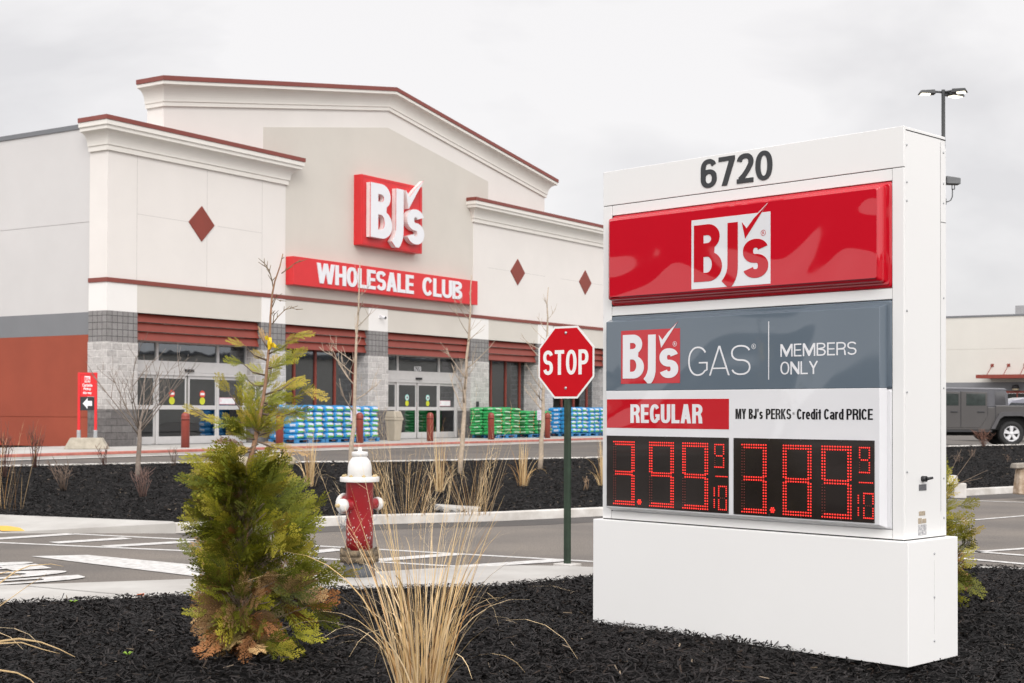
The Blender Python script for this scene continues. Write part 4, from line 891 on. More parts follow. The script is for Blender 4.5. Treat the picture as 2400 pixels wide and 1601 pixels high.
def regd(parent, m, x, z, r, yf):
    b = MB(); n = 24; V = [(x + rr * math.cos(2 * math.pi * i / n), yf - .001, z + rr * math.sin(2 * math.pi * i / n)) for rr in (r, r * .84) for i in range(n)]
    b.add(V, [(i, i + n, (i + 1) % n + n, (i + 1) % n)[::-1] for i in range(n)])
    put_text(b, 'R', x - r * .36, x + r * .42, z - r * .5, z + r * .5, yf, .001, .01); b.build('registered_mark', m, parent)
regd(rp_, m_pred2, lx1 - .054, lz0 + .325, .019, YP - .0013)
b = MB(); put_line(b, '6720', SWD - 1.556, SWD - .985, 2.980, 3.170, yc0 - .0005, .004, .205, .155, .085); b.build('street_number', mat('charcoal_vinyl', (.035, .037, .04), .45, .05), ps)
# grey and white lower panel
fl = pan(.124, 2.338, 1.640, 2.168, yc0 + .012, yc0 - .004, .012, .012); fl.build('grey_panel', m_pg, ps)
fl = pan(.124, 2.338, .806, 1.640, yc0 + .012, yc0 - .004, .012, .012); lw = fl.build('white_panel', m_pw, ps)
gp = [o for o in ps.children if o.name.startswith('grey_panel')][0]
def face(x0, x1, z0, z1, m, name, par, edge):
    fl = pan(x0, x1, z0, z1, yc0 - .003, YP, .022, .006); return fl.build(name, m, par)
b = MB(); xa, xb_ = .130, 2.290
b.hexa([(xa, YP, 1.645), (xb_, YP, 1.645), (xb_ + .016, yc0 - .0035, 1.645), (xa - .004, yc0 - .0035, 1.645)], [(xa, YP, 2.125), (xb_, YP, 2.125), (xb_ + .016, yc0 - .0035, 2.145), (xa - .004, yc0 - .0035, 2.145)]); b.build('panel_face', m_pg, gp, bevel=.003)
b = MB(); b.hexa([(xa, YP, .835), (xb_, YP, .835), (xb_ + .016, yc0 - .0035, .815), (xa - .004, yc0 - .0035, .815)], [(xa, YP, 1.6445), (xb_, YP, 1.6445), (xb_ + .016, yc0 - .0035, 1.6445), (xa - .004, yc0 - .0035, 1.6445)]); b.build('panel_face', m_pw, lw, bevel=.003)
gx0, gx1, gz0, gz1 = SWD - 2.201, SWD - 1.682, 1.692, 2.058
b = MB(); b.box(gx0, gx1, YP - .0012, YP, gz0, gz1); b.build('logo_square', m_pred2, gp)
V, Fc = logo_check(.018); b = MB(); b.flat(V, Fc, gx0, gx1, gz0, gz1, YP - .0012, .0010); b.build('tick_outline', m_pred2, gp)
b = MB(); put_logo(b, gx0, gx1, gz0, gz1, YP - .0022, .0012); b.build('logo', m_pw, gp)
regd(gp, m_pw, gx1 - .044, gz0 + .262, .017, YP - .0013)
b = MB(); put_line(b, 'GAS', SWD - 1.612, SWD - 1.110, 1.737, 1.930, YP, .0012, .062, .055, .06); b.build('lettering', m_pw, gp)
regd(gp, m_pw, SWD - 1.085, 1.918, .017, YP)
b = MB(); b.box(SWD - .973, SWD - .967, YP - .0015, YP, 1.705, 2.072); b.build('divider', m_pw, gp)
b = MB(); put_line(b, 'MEMBERS', SWD - .881, SWD - .336, 1.846, 1.925, YP, .0012, .125, .105, .13); put_line(b, 'ONLY', SWD - .881, SWD - .606, 1.735, 1.815, YP, .0012, .125, .105, .11); b.build('lettering', m_pw, gp)
b = MB(); b.box(SWD - 2.331, SWD - 1.279, YP - .0012, YP, 1.388, 1.586); b.build('red_strip', m_pred2, lw)
b = MB(); put_line(b, 'REGULAR', SWD - 2.114, SWD - 1.494, 1.424, 1.551, YP - .0012, .0010, .235, .165, .08); b.build('lettering', m_pw, lw)
b = MB(); pass
PX = lambda k: SWD - 1.227 + k
for wd_, a_, c_ in (('MY', 0, .083), ("BJ's", .104, .212), ('PERKS', .236, .426), ('Credit', .468, .643), ('Card', .664, .802), ('PRICE', .822, 1.002)):
    put_line(b, wd_, PX(a_), PX(c_), 1.456, 1.521, YP, .0012, .20, .145, .055)
b.build('lettering', m_pk, lw); regd(lw, m_pk, SWD - 1.227 + .443, 1.492, .009, YP)
# lit price displays
m_disp = mat('display_black', (.017, .013, .012), .16, .3, 3, coat=.45); m_led = mat('red_led', (.8, .05, .03), .4, emit=((1, .012, .012), .92)); m_ledhot = mat('led_core', (.9, .3, .2), .4, emit=((1, .22, .12), 3.0)); m_off = mat('unlit_led', (.24, .03, .02), .4)
DY = YP - .004
SEG = {'0': 'abcdef', '1': 'bc', '3': 'abcdg', '8': 'abcdefg', '9': 'abcdfg'}
def dots(mb, pts, r, mi=0):
    for x, z in pts:
        mb.lathe([(r, 0), (r * .8, .003), (r * .3, .0045)], 7, Matrix.Translation((x, DY - .0005, z)) @ Matrix.Rotation(math.pi / 2, 4, 'X'), mi)
def seg_pts(x0, x1, z0, z1, seg, rows, sp):
    zm = (z0 + z1) / 2; pts = []; nx = max(2, int(round((x1 - x0) / sp))); nz = max(2, int(round((z1 - zm) / sp)))
    for k in range(rows):
        o = k * sp
        if seg in 'adg':
            zz = {'a': z1 - o, 'd': z0 + o, 'g': zm + (k - (rows - 1) / 2) * sp}[seg]; i0, i1 = (k, nx - k) if seg != 'g' else (1, nx - 1)
            pts += [(x0 + (x1 - x0) * i / nx, zz) for i in range(i0, i1 + 1)]
        else:
            xx = {'b': x1 - o, 'c': x1 - o, 'e': x0 + o, 'f': x0 + o}[seg]; lo, hi = (zm, z1) if seg in 'bf' else (z0, zm)
            pts += [(xx, lo + (hi - lo) * i / nz) for i in range(1, nz)]
    return pts
def display(x0, x1, spec, dot):
    b = MB(); b.box(x0, x1, DY, YP + .001, .845, 1.334); d = b.build('price_display', m_disp, ps)
    for ch, a0, a1, z0, z1, rows, sp, r in spec:
        g = MB(); ob = MB(); q0, q1 = SWD - a0, SWD - a1
        for s in 'abcdefg':
            P = seg_pts(q0, q1, z0, z1, s, rows, sp)
            if s in SEG[ch]: dots(g, P, r * 1.12, 0)
            elif ch != '1': dots(ob, P, r * .7, 0)
        g.build('digit', m_led, d)
        if ob.v: ob.build('unlit_segment', m_off, d)
    g = MB(); xd = SWD - dot; dots(g, [(xd + .014 * math.cos(R(60 * k)), .885 + .014 * math.sin(R(60 * k))) for k in range(6)] + [(xd, .885)], .0062); g.build('decimal_point', m_led, d)
    a = spec[-1][1]; g = MB(); dots(g, [(x1 - .012 - .0125 * k, 1.082) for k in range(8)], .0042); g.build('fraction_bar', m_led, d)
    g = MB(); dots(g, [(x, z) for x in (x0 + .006, x0 + (x1 - x0) * .27, x0 + (x1 - x0) * .5, x0 + (x1 - x0) * .78, x1 - .006) for z in (.853, 1.326)], .005); g.build('clip', m_black, d)
big = dict(rows=2, sp=.0165, r=.0048)
def D_(ch, a0, a1, z0=.864, z1=1.292): return (ch, a0, a1, z0, z1, 2, .0178, .0050)
def S_(ch, a0, a1, z0, z1): return (ch, a0, a1, z0, z1, 1, .0135, .0042)
display(SWD - 2.329, SWD - 1.279, [D_('3', 2.262, 2.078), D_('9', 1.938, 1.735), D_('9', 1.652, 1.449), S_('9', 1.388, 1.318, 1.142, 1.288), S_('1', 1.400, 1.393, .868, 1.018), S_('0', 1.357, 1.297, .868, 1.018)], 2.03)
display(SWD - 1.240, SWD - .213, [D_('3', 1.172, .988), D_('8', .855, .655), D_('9', .573, .373), S_('9', .312, .246, 1.142, 1.290), S_('1', .328, .321, .872, 1.018), S_('0', .283, .222, .872, 1.018)], .938)

# ------------------------------------------------------------------ stop sign
sx_, sy_ = at(1333, 1321, 0)
st = thing('stop_sign', 'red octagonal stop sign on a dark green channel post at the kerb', 'stop sign', (sx_, sy_, -.02), -R(42))
m_stop = mat('stop_red', (.50, .003, .010), .5, .05, 2, spec=.15); m_stopw = mat('stop_white', (.78, .78, .76), .35, .03, 3); m_post = mat('post_green', (.022, .042, .024), .5, .3, 9)
zc_, ro_ = 2.005, .357 / math.cos(R(22.5))
oct_ = lambda r: [(r * math.cos(R(22.5 + 45 * k)), zc_ + r * math.sin(R(22.5 + 45 * k))) for k in range(8)]
b = MB(); b.prism(oct_(ro_), -.052, -.048, fn); pl_ = b.build('sign_plate', m_stopw, st)
b = MB(); b.prism(oct_(ro_ - .022), -.0535, -.052, fn); b.build('red_field', m_stop, pl_)
b = MB(); xw = .0
put_line(b, 'STOP', -.293, .287, zc_ - .122, zc_ + .122, -.0535, .0012, .165, .15, .10)
b.build('lettering', m_stopw, pl_)
b = MB()
for z in (zc_ + .29, zc_ - .255): b.lathe([(.016, 0), (.015, .004), (.009, .0045), (.008, .010), (0, .011)], 10, Matrix.Translation((0, -.0535, z)) @ Matrix.Rotation(math.pi / 2, 4, 'X'))
b.build('bolt', m_steel, pl_)
b = MB(); pr_ = [(-.042, -.022), (-.036, -.022), (-.026, -.047), (.026, -.047), (.036, -.022), (.042, -.022), (.042, -.018), (.033, -.018), (.023, -.043), (-.023, -.043), (-.033, -.018), (-.042, -.018)]
b.prism(pr_, 0, 2.31, lambda u, v, w_: (u, v, w_)); po = b.build('post', m_post, st)
b = MB()
for k in range(62): z = .06 + k * .0254; b.lathe([(.0045, 0), (.0045, .0012)], 6, Matrix.Translation((0, -.047, z)) @ Matrix.Rotation(math.pi / 2, 4, 'X')); b.lathe([(.0035, 0), (.0035, .0012)], 6, Matrix.Translation((-.039, -.022, z)) @ Matrix.Rotation(math.pi / 2, 4, 'X'))
b.build('post_hole', m_black, po)
b = MB(); b.box(-.11, .11, -.11, .07, -.05, .024); b.build('footing', m_kerb, st, bevel=.008)

# ------------------------------------------------------------------ hydrant
hx, hy = at(842, 1350, 0)
hy_ = thing('fire_hydrant', 'red and white fire hydrant with chipped paint at the edge of the walkway', 'hydrant', (hx, hy, -.005))
def paint_chipped(name, col):
    m = mat(name, col, .42, .1, 5); t = m.node_tree; b = t.nodes['Principled BSDF']; old = b.inputs['Base Color'].links[0].from_socket
    tc = N(t, 'ShaderNodeTexCoord'); v = N(t, 'ShaderNodeTexVoronoi'); v.inputs['Scale'].default_value = 44
    mp = N(t, 'ShaderNodeMapping'); mp.inputs['Scale'].default_value = (1, 1, .7); n = N(t, 'ShaderNodeTexNoise'); n.inputs['Scale'].default_value = 5
    s = N(t, 'ShaderNodeSeparateXYZ'); g = N(t, 'ShaderNodeMapRange'); g.inputs['From Min'].default_value = .75; g.inputs['From Max'].default_value = .33; g.inputs['To Min'].default_value = .07; g.inputs['To Max'].default_value = .23
    mu = N(t, 'ShaderNodeMath', operation='MULTIPLY'); lt = N(t, 'ShaderNodeMath', operation='LESS_THAN'); mx = N(t, 'ShaderNodeMix', data_type='RGBA'); l = t.links.new
    l(tc.outputs['Object'], mp.inputs['Vector']); l(mp.outputs['Vector'], v.inputs['Vector']); l(tc.outputs['Object'], n.inputs['Vector']); l(tc.outputs['Object'], s.inputs[0]); l(s.outputs['Z'], g.inputs['Value'])
    l(n.outputs['Fac'], mu.inputs[0]); l(g.outputs['Result'], mu.inputs[1]); m2 = N(t, 'ShaderNodeMath', operation='MULTIPLY'); m2.inputs[1].default_value = 2.4; l(mu.outputs[0], m2.inputs[0])
    l(v.outputs['Distance'], lt.inputs[0]); l(m2.outputs[0], lt.inputs[1]); l(lt.outputs[0], mx.inputs['Factor']); l(old, mx.inputs['A']); mx.inputs['B'].default_value = (.62, .58, .55, 1); l(mx.outputs['Result'], b.inputs['Base Color'])
    return m
m_hr = paint_chipped('hydrant_red', (.30, .010, .016)); m_hw = mat('hydrant_white', (.78, .775, .76), .4, .05, 4, tint=(.80, .795, .78), dark=(.68, .66, .63)); m_rust = mat('rusty_iron', (.14, .10, .065), .95, .4, 18, .9, 30, .02, dark=(.03, .026, .024), tint=(.28, .21, .13)); m_hg = mat('grey_barrel', (.10, .105, .115), .75, .3, 16, .3, 60); m_brass = mat('worn_brass', (.55, .42, .22), .5, .25, 12)
b = MB(); b.lathe([(.142, -.05), (.142, .14)], 32); b.build('lower_barrel', m_hg, hy_)
b = MB(); b.lathe([(.15, .14), (.172, .15), (.174, .185), (.160, .188), (.162, .198), (.174, .2), (.172, .238), (.13, .246)], 32)
for k in range(8): b.lathe([(.022, .13), (.022, .255), (.012, .256), (.012, .268)], 6, Matrix.Translation((.155 * math.cos(R(45 * k + 12)), .155 * math.sin(R(45 * k + 12)), 0)))
b.build('break_flange', m_rust, hy_)
b = MB(); b.lathe([(.121, .235), (.122, .5), (.124, .855), (.135, .862), (.135, .87)], 40); b.build('barrel', m_hr, hy_)
b = MB(); b.lathe([(.178, .862), (.179, .866), (.179, .902), (.176, .906), (.115, .908)], 40)
b.lathe([(.110, .905), (.109, .98), (.106, 1.01), (.096, 1.045), (.078, 1.07), (.065, 1.085), (.063, 1.10)], 36); b.lathe([(.070, 1.095), (.074, 1.098), (.074, 1.128), (.070, 1.133), (.03, 1.136)], 30); bon = b.build('bonnet', m_hw, hy_)
for k in range(8): b = MB(); b.lathe([(.017, .904), (.017, .920), (.009, .921), (.009, .928)], 6, Matrix.Translation((.15 * math.cos(R(45 * k + 20)), .15 * math.sin(R(45 * k + 20)), 0))); b.build('flange_bolt', m_brass, bon)
b = MB(); b.lathe([(.026, 1.133), (.024, 1.14), (.021, 1.142), (.019, 1.172), (.010, 1.174)], 5); b.build('operating_nut', m_hw, bon)
def nozzle(dx, dy, z, r, ln, name):
    d = Vector((dx, dy, 0)).normalized(); M = Matrix.Translation((d.x * .10, d.y * .10, z)) @ d.to_track_quat('Z', 'Y').to_matrix().to_4x4()
    b = MB(); b.lathe([(r * 1.15, 0), (r * 1.0, .03), (r * .92, .06), (r * .92, ln)], 24, M); nz = b.build('nozzle', m_hr, hy_)
    b = MB(); b.lathe([(r * 1.0, ln - .01), (r * 1.12, ln - .008), (r * 1.15, ln + .02), (r * 1.02, ln + .04), (r * .72, ln + .052), (r * .45, ln + .056), (r * .42, ln + .062)], 24, M); cp = b.build('cap', m_hw, nz)
    b = MB(); b.lathe([(.022, ln + .055), (.019, ln + .062), (.016, ln + .095), (.008, ln + .097)], 5, M); b.build('cap_nut', m_brass, cp) if False else b.build('cap_nut', m_brass, nz)
    return M
nozzle(-.66, -.75, .655, .052, .09, 'a'); nozzle(.70, .62, .655, .052, .09, 'b'); nozzle(-.80, .55, .655, .084, .075, 'c')
def chain(pts, n, parent):
    b = MB(); pts = np.array(pts, float); P = resample(pts, n)
    for i in range(n):
        a = Vector(P[i]); t = (Vector(P[min(i + 1, n - 1)]) - Vector(P[max(i - 1, 0)])).normalized(); s_ = t.cross(Vector((1, .3, 0))).normalized(); u_ = s_.cross(t)
        ax = s_ if i % 2 else u_
        b.tube([a + t * (.011 * math.cos(q)) + ax * (.006 * math.sin(q)) for q in np.linspace(0, 2 * math.pi, 9)], .0018, 4, cap=False)
    b.build('chain', m_steel, parent)
chain([(-.16, -.185, .61), (-.165, -.19, .54), (-.16, -.18, .49), (-.13, -.13, .47), (-.10, -.09, .56)], 20, hy_)
chain([(-.15, -.19, .61), (-.14, -.175, .47), (-.15, -.17, .43), (-.12, -.11, .50), (-.09, -.09, .60)], 22, hy_)
chain([(.16, .10, .60), (.15, .02, .52), (.115, -.03, .50), (.105, -.05, .58)], 14, hy_)

# ------------------------------------------------------------------ lamp post on the right
lx, ly, lz = on_slope(2212, 1143)
lp = thing('lamp_post', 'tall dark lamp post with three lit lamp heads behind the price sign', 'lamp post', (lx, ly, lz))
m_lpost = mat('dark_bronze_post', (.035, .037, .038), .5, .12, 3); m_lamp = mat('lamp_lens', (.9, .85, .7), .4, emit=((1, .92, .72), 3.0))
k_ = ly / F_PX; hp = (967 - 208) * k_ + EYE - lz
b = MB(); b.tube([(0, 0, .25), (0, 0, hp)], [.042, .038], 8); b.build('pole', m_lpost, lp)
b = MB(); b.lathe([(.26, -.2), (.26, .24), (.24, .26)], 20); b.build('concrete_base', m_kerb, lp); b = MB(); b.box(-.08, .08, -.08, .08, .26, .30); b.build('base_plate', m_lpost, lp)
for az, ln in ((176, .48), (38, .56), (-25, .46)):
    d = Vector((math.cos(R(az)), math.sin(R(az)), 0)); n_ = Vector((-d.y, d.x, 0)); b = MB()
    b.tube([Vector((0, 0, hp - .05)), d * .22 + Vector((0, 0, hp - .03))], .022, 6); a = b.build('arm', m_lpost, lp)
    P = lambda f, s, z: tuple(d * f + n_ * s + Vector((0, 0, hp + z)))
    b = MB(); b.hexa([P(.16, -.10, -.085), P(ln, -.12, -.075), P(ln, .12, -.075), P(.16, .10, -.085)] if d.cross(n_).z > 0 else [], [P(.18, -.08, -.005), P(ln - .03, -.10, -.02), P(ln - .03, .10, -.02), P(.18, .08, -.005)]); h = b.build('lamp_head', m_lpost, lp, bevel=.006)
    b = MB(); b.hexa([P(.26, -.07, -.094), P(ln - .04, -.085, -.088), P(ln - .04, .085, -.088), P(.26, .07, -.094)], [P(.26, -.07, -.07), P(ln - .04, -.085, -.07), P(ln - .04, .085, -.07), P(.26, .07, -.07)]); b.build('lens', m_lamp, h)
zf = (967 - 440) * k_ + EYE - lz
fd = thing('flood_light', 'grey flood light on a curved arm halfway up the lamp post', 'flood light', (lx, ly, lz + zf - .3))
b = MB(); b.tube([(.03, 0, .03), (.08, -.01, .03), (.14, -.015, .06), (.17, -.02, .13), (.175, -.02, .28)], .011, 6); b.box(.02, .045, -.05, .05, -.03, .09); b.build('arm', m_lpost, fd)
b = MB(); b.box(.15, .165, -.05, -.035, .27, .36); b.box(.20, .215, -.05, -.035, .27, .36); b.box(.15, .215, -.05, -.03, .27, .285); b.build('yoke', m_lpost, fd)
b = MB(); b.hexa([(.04, -.12, .38), (.31, -.12, .37), (.31, .10, .37), (.04, .10, .38)], [(.03, -.13, .53), (.31, -.12, .49), (.31, .10, .49), (.03, .10, .53)]); b.build('housing', mat('flood_grey', (.14, .145, .15), .5, .1), fd, bevel=.01)

# ------------------------------------------------------------------ vehicles in the lot
m_car = mat('grey_car_paint', (.072, .067, .065), .3, .06, 1, coat=.4); m_trimk = mat('black_trim', (.03, .03, .032), .6, .1); m_tyre = mat('tyre_rubber', (.022, .022, .022), .85, .2, 30); m_rim = mat('silver_rim', (.68, .68, .69), .3, .05, metal=.15); m_cglass = glass_mat('car_glass', (.22, .25, .24), .10); m_top = mat('dark_hardtop', (.10, .10, .11), .55, .1, 4); m_tail = mat('tail_lamp', (.35, .01, .01), .3)
TD = 46.0; tx = (2349 - 1200) / F_PX * TD + .05
tr = thing('pickup_truck', 'grey four-door pickup truck with black fender flares parked above the slope', 'pickup truck', (tx, TD, .455), R(-2))
fy = lambda u, v, w_: (u, w_, v)
HW = .80
b = MB()
b.prism([(-4.35, .56), (-4.1, .50), (-.62, .50), (-.62, .60), (-.36, .98), (.42, .98), (.66, .56), (1.15, .60), (1.15, 1.275), (-.50, 1.275), (-.50, 1.22), (-2.72, 1.22), (-4.4, 1.10)], -HW, HW, fy); b.build('body', m_car, tr, bevel=.02)
b = MB(); b.prism([(-2.72, 1.215), (-.06, 1.215), (-.07, 1.30), (-.09, 1.62), (-.16, 1.76), (-.30, 1.80), (-2.0, 1.82), (-2.16, 1.78)], -HW + .07, HW - .07, fy); b.build('hardtop', m_top, tr, bevel=.03)
b = MB(); b.prism([(-2.1, 1.80), (-.12, 1.77), (-.22, 1.825), (-1.95, 1.845)], -HW + .06, HW - .06, fy); b.build('roof_panel', mat('roof_grey', (.22, .22, .235), .4, .05), tr, bevel=.012)
for s in (-1, 1):
    y0 = s * (HW + .004); yi = s * (HW - .02)
    for (xa, xb, nm) in ((-1.58, -.76, 'rear'), (-2.52, -1.60, 'front')):
        b = MB(); q = [(xa, .57), (xb - .22 if nm == 'rear' else xb, .57), (xb, .92), (xb, 1.25), (xb, 1.70), (xa + (.0 if nm == 'rear' else .42), 1.72), (xa, 1.25)]
        q = q if nm == 'rear' else [(xa, .57), (xb, .57), (xb, 1.70), (xa + .40, 1.72), (xa, 1.25)]
        b.prism(q, s * (HW - .03), s * (HW + .012), fy); d = b.build('door', m_car, tr, bevel=.012)
        b = MB(); b.prism([(xa + .16, 1.27), (xb - .055, 1.27), (xb - .055, 1.645), (xa + (.16 if nm == 'rear' else .48), 1.655)], s * (HW + .006), s * (HW + .016), fy); b.build('window', mat('tinted_window', (.035, .045, .042), .06, .3, 6, coat=1), d, bevel=.02)
        b = MB(); b.box(xb - .31, xb - .09, s * (HW + .012), s * (HW + .04), 1.055, 1.10); b.build('door_handle', m_trimk, d, bevel=.01)
    b = MB(); b.prism([(-.50, 1.30), (-.16, 1.30), (-.20, 1.70), (-.50, 1.71)], s * (HW - .072), s * (HW - .062), fy); b.build('side_window', mat('quarter_glass', (.05, .05, .055), .08, .2, 5, coat=1), tr)
    b = MB(); outer = [(-.66, .54), (-.50, .86), (-.40, 1.03), (-.28, 1.075), (.36, 1.085), (.48, 1.05), (.66, .80), (.80, .54)]; inner = [(.64, .54), (.42, .90), (.30, .95), (-.26, .945), (-.38, .86), (-.54, .54)]
    P2 = outer + inner; n = len(outer)
    for i in range(n - 1):
        j0 = len(P2) - 1 - min(i, len(inner) - 1); j1 = len(P2) - 1 - min(i + 1, len(inner) - 1)
        quad = [P2[i], P2[i + 1], P2[j1]] + ([P2[j0]] if j0 != j1 else [])
        b.prism(quad, s * (HW - .05), s * (HW + .09), fy)
    b.build('fender_flare', mat('flare_plastic', (.075, .072, .075), .6, .1), tr)
    b = MB(); b.prism([(-2.5, .44), (-.62, .44), (-.60, .50), (-2.5, .50)], s * (HW - .05), s * (HW + .02), fy); b.build('side_step', m_trimk, tr)
    for xw in (0, -3.49):
        My = Matrix.Translation((xw, s * (HW - .10), .39)) @ Matrix.Rotation(math.pi / 2 * (1 if s < 0 else -1), 4, 'X')
        b = MB(); b.lathe([(.24, -.06), (.25, -.12), (.36, -.125), (.39, -.09), (.395, 0), (.39, .09), (.36, .125), (.25, .12), (.24, .055)], 36, My); wt = b.build('wheel', m_tyre, tr)
        b = MB(); b.lathe([(.25, .08), (.245, .112), (.225, .105), (.205, .06)], 30, My, cap=False)
        for k in range(5):
            a = R(72 * k + 18); c_, s2 = math.cos(a), math.sin(a); Q = lambda r_, t_, h: My @ Vector((r_ * c_ - t_ * s2, r_ * s2 + t_ * c_, h))
            b.hexa([Q(.03, -.038, .065), Q(.225, -.072, .075), Q(.225, .072, .075), Q(.03, .038, .065)], [Q(.03, -.032, .112), Q(.22, -.055, .118), Q(.22, .055, .118), Q(.03, .032, .112)])
        b.lathe([(.055, .06), (.05, .125), (.03, .13)], 12, My); b.build('rim', m_rim, wt)
        b = MB(); [b.lathe([(.012, .10), (.010, .122)], 6, My @ Matrix.Translation((.11 * math.cos(R(72 * k + 54)), .11 * math.sin(R(72 * k + 54)), -.03))) for k in range(5)]; b.build('lug_nut', m_trimk, wt)
    b = MB(); b.box(-.515, -.485, s * (HW - .02), s * (HW + .003), .72, 1.272); b.box(-1.60, -1.58, s * (HW - .02), s * (HW + .006), .58, 1.72); b.box(-.752, -.74, s * (HW - .02), s * (HW + .004), .95, 1.25); b.build('shut_line', m_trimk, tr)
    b = MB(); b.box(1.10, 1.165, s * (HW - .13), s * (HW + .004), .86, 1.10); b.build('tail_light', m_tail, tr)
b = MB(); b.box(1.12, 1.30, -HW + .02, HW - .02, .52, .70); b.box(-4.6, -4.3, -HW, HW, .52, .74); b.build('bumper', m_trimk, tr, bevel=.02)
b = MB(); b.box(-.60, .62, -HW + .12, HW - .12, .50, .95); b.box(-4.2, .9, -.45, .45, .32, .52); b.build('underbody', mat('underbody', (.008, .008, .008), .9), tr)
b = MB(); b.prism([(-.05, 1.31), (-.075, 1.31), (-.11, 1.60), (-.085, 1.60)], -.55, .55, fy); b.build('rear_window', m_cglass, tr)
# a second vehicle parked behind it
cx = (2405 - 1200) / F_PX * 54
cr = thing('estate_car', 'silver blue estate car parked behind the grey pickup truck', 'car', (cx, 54, .46), R(-3))
m_blu = mat('silver_blue_paint', (.22, .22, .26), .3, .05, 1, coat=.6)
b = MB(); b.prism([(-2.3, .35), (2.3, .35), (2.38, .75), (2.30, 1.02), (-1.3, 1.05), (-2.1, .95), (-2.35, .7)], -.85, .85, fy); b.build('body', m_blu, cr, bevel=.05)
b = MB(); b.prism([(-1.35, 1.03), (2.25, 1.0), (2.0, 1.50), (1.6, 1.60), (-.3, 1.62), (-.7, 1.55)], -.74, .74, fy); b.build('cabin', m_blu, cr, bevel=.05)
for s in (-1, 1):
    for xa, xb in ((-.95, .0), (.06, .95), (1.02, 1.85)):
        b = MB(); b.prism([(xa + (-.12 if xa < -.5 else 0), 1.09), (xb + (.1 if xb > 1.5 else 0), 1.09), (xb - (.1 if xb > 1.5 else 0), 1.40), (xa + (.18 if xa < -.5 else 0), 1.42)], s * .735, s * .748, fy); b.build('window', mat('estate_glass', (.05, .055, .06), .06, .2, 6, coat=1), cr)
    for xw in (-1.45, 1.4):
        My = Matrix.Translation((xw, s * .76, .33)) @ Matrix.Rotation(math.pi / 2 * (1 if s < 0 else -1), 4, 'X')
        b = MB(); b.lathe([(.19, -.05), (.2, -.1), (.31, -.1), (.33, -.07), (.33, .07), (.31, .1), (.2, .1), (.19, .05)], 28, My); wt = b.build('wheel', m_tyre, cr); b = MB(); b.lathe([(.21, .06), (.2, .105), (.05, .09), (0, .1)], 20, My); b.build('rim', m_rim, wt)

# ------------------------------------------------------------------ the shop building behind the lot
fa = np.array([33.9, 112.0]); fb = np.array([38.9, 108.9]); fdv = (fb - fa) / np.linalg.norm(fb - fa); ang = math.atan2(fdv[1], fdv[0])
fbld = thing('shop_building', 'low cream shop building with a grey band and red awning behind the parking lot', 'building', (fa[0], fa[1], .4), ang)
b = MB(); b.box(-14, 40, 0, .4, 3.45, 6.0); b.box(-14, 40, 0, .4, 6.03, 8.5); b.box(-14, 40, .02, .4, 5.99, 6.04); b.box(-14, 40, .4, 30, 3, 8.3); b.build('wall', mat('shop_cream', (.62, .60, .55), .85, .04, .3), fbld)
b = MB(); b.box(-14.1, 40, -.06, .5, 8.5, 8.64); b.build('coping', m_greycap, fbld)
b = MB(); b.box(-14, 40, -.02, .4, 2.78, 3.45); b.build('grey_band', m_grey, fbld)
b = MB(); b.box(-14, 40, -.04, .3, 2.60, 2.78); b.build('red_band', m_red_metal, fbld)
b = MB(); b.box(-14, 3.6, -.03, .3, -.4, 2.60); b.box(3.6, 40, -.03, .3, -.4, .5); b.build('lower_wall', m_rust if False else mat('shop_lower', (.25, .06, .035), .85), fbld)
for k in range(12):
    x0 = 3.75 + k * 1.7; b = MB(); b.box(x0, x0 + 1.6, .02, .06, .5, 2.58); w_ = b.build('window', mat('shop_glass', (.03, .033, .033), .08, .2, 3, coat=1) if k == 0 else bpy.data.materials['shop_glass'], fbld); b = MB(); b.box(x0 + 1.6, x0 + 1.70, -.02, .1, .5, 2.6); b.build('frame', m_red_metal, w_)
b = MB(); b.hexa([(2.7, -1.6, 3.72), (40, -1.6, 3.72), (40, 0, 3.72), (3.4, 0, 3.72)], [(2.7, -1.6, 4.0), (40, -1.6, 4.0), (40, 0, 4.0), (3.4, 0, 4.0)]); aw = b.build('awning', m_red_metal, fbld)
for k in range(8):
    x0 = 3.55 + k * 1.22; b = MB(); b.tube([(x0 - .1, -1.3, 3.98), (x0, -.03, 4.75)], .03, 6); b.box(x0 - .11, x0 + .11, -.05, 0, 4.64, 4.86); b.build('tie_rod', m_red_metal, aw)
b = MB(); b.lathe([(.30, 0), (.22, .25), (.06, .30)], 14, Matrix.Translation((5.35, -.35, 2.95))); wl_ = b.build('wall_lamp', m_trimk, fbld); b = MB(); b.lathe([(.24, -.12), (.24, .0)], 14, Matrix.Translation((5.35, -.35, 2.95))); b.build('lamp_glass', mat('warm_lens', (.6, .5, .35), .5), wl_)
b = MB(); b.box(4.6, 6.4, 3, 6, 8.3, 9.5); b.build('roof_unit', mat('unit_grey', (.25, .25, .26), .6), fbld); b = MB(); b.box(6.42, 14, 3, 6, 8.3, 9.55); b.build('roof_unit', mat('unit_cream', (.55, .48, .36), .7), fbld)

